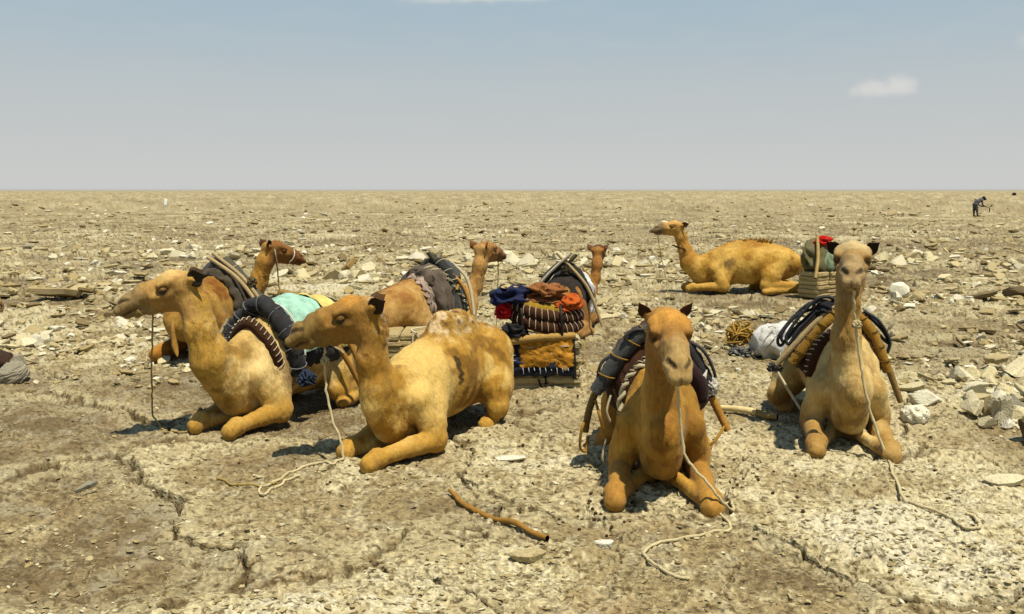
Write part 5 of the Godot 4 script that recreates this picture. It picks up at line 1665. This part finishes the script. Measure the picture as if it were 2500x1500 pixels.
	all = all.filter(func(q): return not keep_clear.any(func(c): return Vector2(q[1] - c[0], q[2] - c[1]).length() < c[2]))
	all.sort_custom(func(p, q): return p[0] > q[0])
	var singles := 240
	var picked := 0
	var lots := []
	var found := {}
	for k in shapes.size():
		lots.append([])
	for n in all.size():
		var q = all[n]
		var b := Basis.from_euler(Vector3(q[7], q[6], q[7] * 0.7)) * Basis.from_scale(Vector3.ONE * q[3])
		var up: float = q[3] * (0.06 + absf(q[7]) * 0.35) if q[5] >= 7 else -0.10 * q[3]
		var tr := Transform3D(b, V(q[1], gy(q[1], q[2]) + up, q[2]))
		var c: Color = tones[q[4]] * (0.9 + 0.2 * fmod(n * 0.37, 1.0))
		if picked < singles and absf(atan2(q[1], -q[2])) < 0.52:
			picked += 1
			var best := 1e9
			var mark := ""
			var rel := ""
			for m in marks:
				var d := Vector2(q[1] - m[1].x, q[2] - m[1].z).length()
				if d < best:
					best = d
					mark = m[0]
					rel = ("behind" if q[2] < m[1].z - 0.5 else "in front of") if absf(q[2] - m[1].z) > absf(q[1] - m[1].x) else ("to the left of" if q[1] < m[1].x else "to the right of")
			var size_word := "large" if q[3] > 0.16 else "fist sized" if q[3] > 0.09 else "small"
			var how := "lying" if q[5] < 7 else "tilted" if absf(q[7]) > 0.2 else "lying flat"
			var o := MeshInstance3D.new()
			o.mesh = shapes[q[5]][0]
			var key := "salt%d" % q[4]
			if not M.has(key):
				var mm: StandardMaterial3D = M.salt.duplicate()
				mm.albedo_color = (tones[q[4]] as Color).linear_to_srgb()
				M[key] = mm
			o.material_override = M[key]
			o.name = numbered("salt_rock")
			add_child(o, true)
			o.transform = tr
			mark = mark.replace("the left edge of the frame", "the left frame edge").replace("the right edge of the frame", "the right frame edge").replace("the upright slabs at the right", "the upright slabs")
			var label := "%s %s salt %s %%s %s %s" % [size_word, words[q[4]], shapes[q[5]][1], rel, mark]
			if not found.has(label):
				found[label] = []
			found[label].append([best, o, how, "loose salt rocks %s %s" % [rel, mark]])
		else:
			lots[q[5]].append([tr, c])
	for label in found:
		var list: Array = found[label]
		list.sort_custom(func(p, q): return p[0] < q[0])
		for k in list.size():
			var word: String = list[k][2] if list.size() == 1 else "nearest" if k == 0 else ordinal(k) + " nearest"
			tag(list[k][1], label % word, "rock", list[k][3])
	for k in shapes.size():
		swarm("salt_rubble", lots[k], shapes[k][0], M.salt, "loose salt rubble strewn over the flat to the distance")
	# flakes and grit on the near crust
	var flakes := []
	for k in 3:
		flakes.append([])
	for k in 30000:
		var dist := 1.0 / lerpf(1.0 / 2.9, 1.0 / 10.0, pow(r.randf(), 0.8))
		var a := r.randf_range(-0.75, 0.75)
		var x := sin(a) * dist
		var z := -cos(a) * dist
		var t := ground_tone(x, z) + 0.5 * n_mid.get_noise_2d(x * 1.4, z * 1.4 + 9.0)
		if r.randf() > 0.7 * smoothstep(-0.3, 0.8, t) + 0.12:
			continue
		var s := 0.007 + 0.036 * pow(r.randf(), 3.4)
		var b := Basis.from_euler(Vector3(r.randfn(0.0, 0.22), r.randf() * TAU, r.randfn(0.0, 0.22))) * Basis.from_scale(Vector3(s, s * 0.8, s))
		flakes[k % 3].append([Transform3D(b, V(x, gy(x, z) + s * 0.12, z)), tones[[1, 2, 2, 3, 3, 0, 4, 2][r.randi() % 8]] * r.randf_range(0.85, 1.05)])
	for k in 3:
		swarm("salt_flakes", flakes[k], shapes[7 + k][0], M.salt, "small salt flakes and grit on the near crust")
	# droppings
	var ball := SphereMesh.new()
	ball.radius = 0.5
	ball.height = 0.86
	ball.radial_segments = 10
	ball.rings = 6
	var dung := []
	for q in [[0.42, -3.95, 0.16, 0.18, 34], [0.52, -4.12, 0.12, 0.12, 26], [0.95, -4.25, 0.2, 0.2, 16], [1.2, -4.6, 0.3, 0.5, 24], [-0.25, -4.8, 0.5, 0.3, 12], [1.3, -5.2, 0.25, 0.5, 18], [1.6, -4.3, 0.5, 0.5, 12], [-1.1, -4.7, 0.6, 0.4, 12], [0.2, -5.6, 0.6, 0.6, 30], [0.1, -4.3, 0.9, 0.6, 22], [1.6, -6.1, 0.3, 0.4, 16]]:
		for k in int(q[4] * 0.6):
			var x: float = q[0] + r.randfn(0.0, 0.6) * q[2]
			var z: float = q[1] + r.randfn(0.0, 0.6) * q[3]
			var s := r.randf_range(0.011, 0.019)
			var b := Basis.from_euler(Vector3(r.randf(), r.randf() * TAU, r.randf())) * Basis.from_scale(Vector3(s, s, s * 1.25))
			dung.append([Transform3D(b, V(x, gy(x, z) + s * 0.3, z)), lin(104, 80, 48) * r.randf_range(0.6, 1.1)])
	swarm("droppings", dung, ball, M.cloth, "brown camel droppings scattered round the front camels")

func swarm(called: String, list: Array, mesh: Mesh, material: Material, label: String) -> void:
	if list.is_empty():
		return
	var mm := MultiMesh.new()
	mm.transform_format = MultiMesh.TRANSFORM_3D
	mm.use_colors = true
	mm.mesh = mesh
	mm.instance_count = list.size()
	for k in list.size():
		mm.set_instance_transform(k, list[k][0])
		mm.set_instance_color(k, list[k][1])
	var o := MultiMeshInstance3D.new()
	o.multimesh = mm
	o.material_override = material
	o.name = numbered(called)
	add_child(o, true)
	tag(o, label, "rubble" if called != "droppings" else "droppings", "", "stuff")

# ---------------------------------------------------------------- everything in its place
func _ready() -> void:
	var cam := Camera3D.new()
	cam.name = "camera"
	cam.position = Vector3(0, 1.5, 0)
	cam.rotation.x = deg_to_rad(-7.473)
	cam.fov = 38.214
	cam.near = 0.1
	cam.far = 20000.0
	add_child(cam)
	var env := Environment.new()
	env.background_mode = Environment.BG_SKY
	env.sky = make_sky()
	env.tonemap_mode = Environment.TONE_MAPPER_LINEAR
	env.tonemap_exposure = 1.35
	env.sdfgi_enabled = true
	env.ssao_enabled = true
	env.ssil_enabled = true
	var we := WorldEnvironment.new()
	we.name = "environment"
	we.environment = env
	add_child(we)
	var sun := DirectionalLight3D.new()
	sun.name = "sun"
	sun.light_energy = 1.6
	sun.light_color = Color(1.0, 0.955, 0.87)
	sun.light_angular_distance = 0.9
	sun.shadow_enabled = true
	add_child(sun)
	sun.look_at_from_position(sun_to * 50.0, Vector3.ZERO)

	n_zone = noise(11, 0.22, 3)
	n_mid = noise(12, 1.5, 4)
	n_fine = noise(13, 9.0, 4)
	n_plate = cells(14, 0.62, FastNoiseLite.RETURN_DISTANCE2_DIV, 0.55)
	n_value = cells(14, 0.62, FastNoiseLite.RETURN_CELL_VALUE, 0.55)
	n_small = cells(15, 1.9, FastNoiseLite.RETURN_DISTANCE2_DIV, 0.25)
	n_small_value = cells(15, 1.9, FastNoiseLite.RETURN_CELL_VALUE, 0.25)
	n_coat = noise(16, 1.0, 3)
	n_grit = noise(17, 24.0, 3)
	n_fold = noise(18, 1.0, 1)
	var t0 := Time.get_ticks_msec()
	make_materials()
	M.dark_eye = StandardMaterial3D.new()
	M.dark_eye.albedo_color = Color8(28, 18, 10)
	M.dark_eye.roughness = 0.15
	var bl := Acc.new()                             # one hair: a narrow bent blade
	bl.v = PackedVector3Array([V(-1, 0, 0), V(1, 0, 0), V(-0.7, 0.55, 0.6), V(0.7, 0.55, 0.6), V(0, 1, 0.2)])
	bl.n = PackedVector3Array([V(0, 0, 1), V(0, 0, 1), V(0, 0, 1), V(0, 0, 1), V(0, 0, 1)])
	bl.i = PackedInt32Array([0, 2, 1, 1, 2, 3, 2, 4, 3])
	M.blade = bl.mesh()
	M.wool = StandardMaterial3D.new()
	M.wool.resource_name = "wool"
	M.wool.vertex_color_use_as_albedo = true
	M.wool.roughness = 0.8
	M.wool.metallic_specular = 0.2
	print("materials ", Time.get_ticks_msec() - t0)
	make_ground()
	print("ground ", Time.get_ticks_msec() - t0)
	var herd := make_herd()
	print("herd ", Time.get_ticks_msec() - t0)
	saddles(herd)
	halters(herd)
	stacks()
	lying_things()
	digger()
	named_rocks()
	scatter()
	print("all ", Time.get_ticks_msec() - t0)

func make_herd() -> Array:
	var tan_coat := {"base": lin(184, 148, 74), "light": lin(218, 192, 130), "dark": lin(128, 98, 44), "leg": lin(180, 138, 56), "neck": lin(172, 134, 56), "head": lin(170, 134, 74), "brow": lin(212, 178, 110), "muzzle": lin(140, 118, 76), "eye": lin(74, 54, 28), "ear": lin(72, 52, 30), "ear_in": lin(46, 34, 22)}
	var dun := {"base": lin(174, 132, 52), "light": lin(214, 182, 106), "dark": lin(116, 82, 28), "leg": lin(182, 140, 58), "neck": lin(152, 112, 42), "head": lin(150, 112, 52), "brow": lin(186, 134, 56), "muzzle": lin(128, 104, 56), "eye": lin(70, 48, 22), "ear": lin(84, 58, 30), "ear_in": lin(54, 36, 20), "shoulder": 0.9}
	var ginger := {"base": lin(168, 124, 46), "light": lin(192, 152, 68), "dark": lin(122, 84, 28), "leg": lin(166, 122, 54), "neck": lin(146, 102, 40), "head": lin(150, 108, 50), "brow": lin(192, 140, 60), "muzzle": lin(164, 136, 84), "eye": lin(70, 38, 16), "ear": lin(92, 56, 26), "ear_in": lin(62, 36, 20), "shoulder": 0.3}
	var sand := {"base": lin(186, 154, 90), "light": lin(212, 188, 126), "dark": lin(134, 106, 58), "leg": lin(160, 124, 62), "neck": lin(136, 104, 52), "head": lin(156, 124, 72), "brow": lin(194, 172, 122), "muzzle": lin(158, 134, 92), "eye": lin(54, 38, 22), "ear": lin(60, 44, 30), "ear_in": lin(34, 24, 18)}
	var gold := {"base": lin(188, 144, 58), "light": lin(210, 172, 88), "dark": lin(146, 100, 34), "leg": lin(186, 146, 66), "neck": lin(172, 124, 54), "head": lin(190, 148, 78), "brow": lin(200, 160, 92), "muzzle": lin(120, 100, 70), "eye": lin(50, 34, 20), "ear": lin(150, 110, 60), "ear_in": lin(90, 60, 36)}
	var rust := {"base": lin(158, 118, 52), "light": lin(180, 142, 68), "dark": lin(120, 70, 22), "leg": lin(172, 118, 44), "neck": lin(168, 126, 56), "head": lin(128, 90, 42), "brow": lin(140, 84, 34), "muzzle": lin(118, 76, 36), "eye": lin(56, 30, 14), "ear": lin(84, 48, 22), "ear_in": lin(60, 34, 18)}
	var fawn := {"base": lin(170, 130, 66), "light": lin(194, 156, 94), "dark": lin(136, 88, 36), "leg": lin(170, 118, 54), "neck": lin(184, 144, 84), "head": lin(154, 114, 62), "brow": lin(168, 118, 60), "muzzle": lin(120, 82, 48), "eye": lin(50, 32, 18), "ear": lin(120, 78, 40), "ear_in": lin(80, 50, 28)}
	var brown := {"base": lin(150, 104, 46), "light": lin(184, 138, 72), "dark": lin(90, 56, 24), "leg": lin(170, 124, 60), "neck": lin(160, 112, 56), "head": lin(92, 58, 28), "brow": lin(90, 56, 28), "muzzle": lin(90, 60, 34), "eye": lin(40, 26, 14), "ear": lin(100, 66, 34), "ear_in": lin(60, 40, 22)}
	var herd := [
		{"label": "tan camel in left profile under the mint green saddle cloth", "pos": V(-1.59, 0, -5.87), "yaw": -116.8, "s": 1.0, "cell": 0.0095, "seed": 1, "coat": tan_coat, "L": 0.50, "hump": 0.02,
			"neck": [[V(0.40, 0.30, -0.01), 0.17], [V(0.57, 0.47, 0.0), 0.135], [V(0.62, 0.67, 0.03), 0.108], [V(0.62, 0.80, 0.07), 0.085]], "poll": V(0.60, 0.97, 0.075), "lip": V(0.88, 0.835, 0.34),
			"ears": [0.22, 0.1, 0.9, 0.6, 0.0, 1.0], "ear_wide": 0.095, "legs": {"knL": V(0.61, 0.070, -0.19), "knR": V(0.60, 0.070, 0.11), "elL": V(0.22, 0.095, -0.235)},
			"patch": [[V(0.12, 0.36, -0.27), 0.16, lin(122, 98, 62)]]},
		{"label": "golden brown camel without a saddle, a brand mark on its flank", "pos": V(-0.50, 0, -5.24), "yaw": -118.1, "s": 1.0, "cell": 0.0085, "seed": 2, "coat": dun, "L": 0.53, "hump": 0.085, "hump_x": -0.13, "sores": true,
			"torso": [[0.51, 0.35, 0.115, 0.085], [0.40, 0.34, 0.145, 0.11], [0.25, 0.335, 0.185, 0.145], [0.08, 0.36, 0.235, 0.19], [-0.15, 0.38, 0.255, 0.21], [-0.40, 0.375, 0.235, 0.20], [-0.58, 0.355, 0.185, 0.16], [-0.70, 0.34, 0.12, 0.11]],
			"neck": [[V(0.30, 0.32, -0.03), 0.17], [V(0.49, 0.42, 0.0), 0.125], [V(0.53, 0.575, 0.02), 0.10], [V(0.52, 0.73, 0.02), 0.083]], "poll": V(0.50, 0.875, 0.0), "lip": V(0.79, 0.71, 0.40),
			"ears": [0.21, 0.2, 0.8, 0.55, 0.1, 1.0], "ear_wide": 0.08, "legs": {"knL": V(0.69, 0.070, -0.09), "knR": V(0.57, 0.070, 0.17), "elL": V(0.27, 0.095, -0.215), "stL": V(-0.40, 0.15, -0.25), "hkL": V(-0.70, 0.10, -0.11), "hfL": V(-0.40, 0.05, -0.20)},
			"brand": [V(-0.02, 0.52, 0), V(-0.045, 0.505, 0), V(-0.045, 0.475, 0), V(-0.02, 0.46, 0), V(-0.02, 0.52, 0), V(-0.035, 0.44, 0), V(-0.05, 0.42, 0), V(-0.02, 0.405, 0), V(-0.045, 0.38, 0), V(-0.02, 0.365, 0)]},
		{"label": "ginger camel facing the camera with an orange forehead", "pos": V(0.78, 0, -4.65), "yaw": -95.8, "s": 1.0, "cell": 0.008, "seed": 3, "coat": ginger, "L": 0.50, "hump": 0.02,
			"neck": [[V(0.33, 0.37, 0.008), 0.145], [V(0.46, 0.53, 0.017), 0.110], [V(0.475, 0.674, 0.014), 0.092], [V(0.46, 0.78, 0.007), 0.084]], "poll": V(0.44, 0.91, 0.009), "lip": V(0.88, 0.70, -0.045),
			"W": 1.12, "ears": [0.18, 0.8, 0.1, 0.5, 1.0, 0.35], "ear_wide": 0.055, "legs": {"knR": V(0.64, 0.070, 0.228), "knL": V(0.69, 0.070, -0.212), "ftR": V(0.22, 0.06, 0.06), "ftL": V(0.24, 0.06, -0.05)}},
		{"label": "pale sandy camel facing the camera at the right with dark ears", "pos": V(2.064, 0, -5.47), "yaw": -101.5, "s": 1.0, "cell": 0.009, "seed": 4, "coat": sand, "L": 0.50, "hump": 0.02,
			"neck": [[V(0.32, 0.47, 0.018), 0.15], [V(0.41, 0.66, 0.046), 0.102], [V(0.41, 0.857, 0.044), 0.083], [V(0.38, 0.99, 0.03), 0.08]], "poll": V(0.33, 1.15, 0.019), "lip": V(0.80, 1.03, 0.095),
			"W": 1.12, "ears": [0.17, 0.6, 0.2, 0.7, 1.0, 0.45], "ear_wide": 0.07, "legs": {"knR": V(0.67, 0.070, 0.218), "knL": V(0.70, 0.070, -0.175), "ftR": V(0.25, 0.06, 0.06), "ftL": V(0.27, 0.06, -0.04), "stR": V(-0.36, 0.13, 0.34)}},
		{"label": "reddish camel behind the mint cloth camel, looking right in a rope halter", "pos": V(-2.73, 0, -8.4), "yaw": 78.5, "s": 1.0, "cell": 0.013, "seed": 5, "coat": rust, "L": 0.46, "hump": 0.02,
			"neck": [[V(0.40, 0.30, -0.05), 0.17], [V(0.553, 0.40, -0.04), 0.14], [V(0.618, 0.593, 0.026), 0.108], [V(0.633, 0.79, 0.095), 0.088]], "poll": V(0.632, 0.945, 0.096), "lip": V(0.90, 0.805, 0.36),
			"ears": [0.20, 0.6, 0.6, 0.5, 0.5, 0.9]},
		{"label": "fawn camel under a dark saddle pad, looking right", "pos": V(-0.72, 0, -8.5), "yaw": 56.5, "s": 1.0, "cell": 0.014, "seed": 6, "coat": fawn, "L": 0.45, "hump": 0.03,
			"neck": [[V(0.36, 0.30, -0.11), 0.17], [V(0.548, 0.39, -0.078), 0.13], [V(0.647, 0.53, -0.019), 0.09], [V(0.676, 0.74, 0.024), 0.075]], "poll": V(0.671, 0.92, 0.018), "lip": V(1.09, 0.826, 0.03),
			"ears": [0.20, 0.7, 0.5, 0.4, 0.6, 0.8]},
		{"label": "brown camel seen from behind, only its dark head and neck above the saddle", "pos": V(0.66, 0, -9.6), "yaw": 75.5, "s": 0.88, "cell": 0.014, "seed": 7, "coat": brown, "L": 0.45, "hump": 0.02,
			"neck": [[V(0.426, 0.28, 0.051), 0.16], [V(0.642, 0.42, 0.12), 0.11], [V(0.70, 0.58, 0.17), 0.082], [V(0.71, 0.76, 0.19), 0.074]], "poll": V(0.71, 0.94, 0.19), "lip": V(1.15, 0.84, 0.18),
			"ears": [0.22, 0.8, 0.1, 0.7, 0.6, 0.6]},
		{"label": "golden camel in full left profile, farthest back on the right, bare backed", "pos": V(3.30, 0, -13.1), "yaw": -177.1, "s": 1.08, "cell": 0.0135, "seed": 8, "coat": gold, "L": 0.43, "hump": 0.02, "tufts": true,
			"neck": [[V(0.47, 0.30, 0.02), 0.185], [V(0.613, 0.42, 0.031), 0.139], [V(0.69, 0.589, 0.035), 0.093], [V(0.75, 0.768, 0.038), 0.076]], "poll": V(0.735, 0.92, 0.037), "lip": V(1.12, 0.87, 0.01),
			"ears": [0.26, 0.1, 0.6, 0.5, 0.1, 1.0], "legs": {"knL": V(0.66, 0.1, -0.2)}, "patch": [[V(0.15, 0.42, -0.25), 0.13, lin(116, 92, 56)]]}]
	var shapes := []
	shapes.resize(herd.size())
	for P in herd:
		head_frame(P)
	var job := func(k: int) -> void:
		shapes[k] = camel_shape(herd[k])
	var id := WorkerThreadPool.add_group_task(job, herd.size())
	WorkerThreadPool.wait_for_group_task_completion(id)
	for k in herd.size():
		camel(herd[k], shapes[k])
	return herd
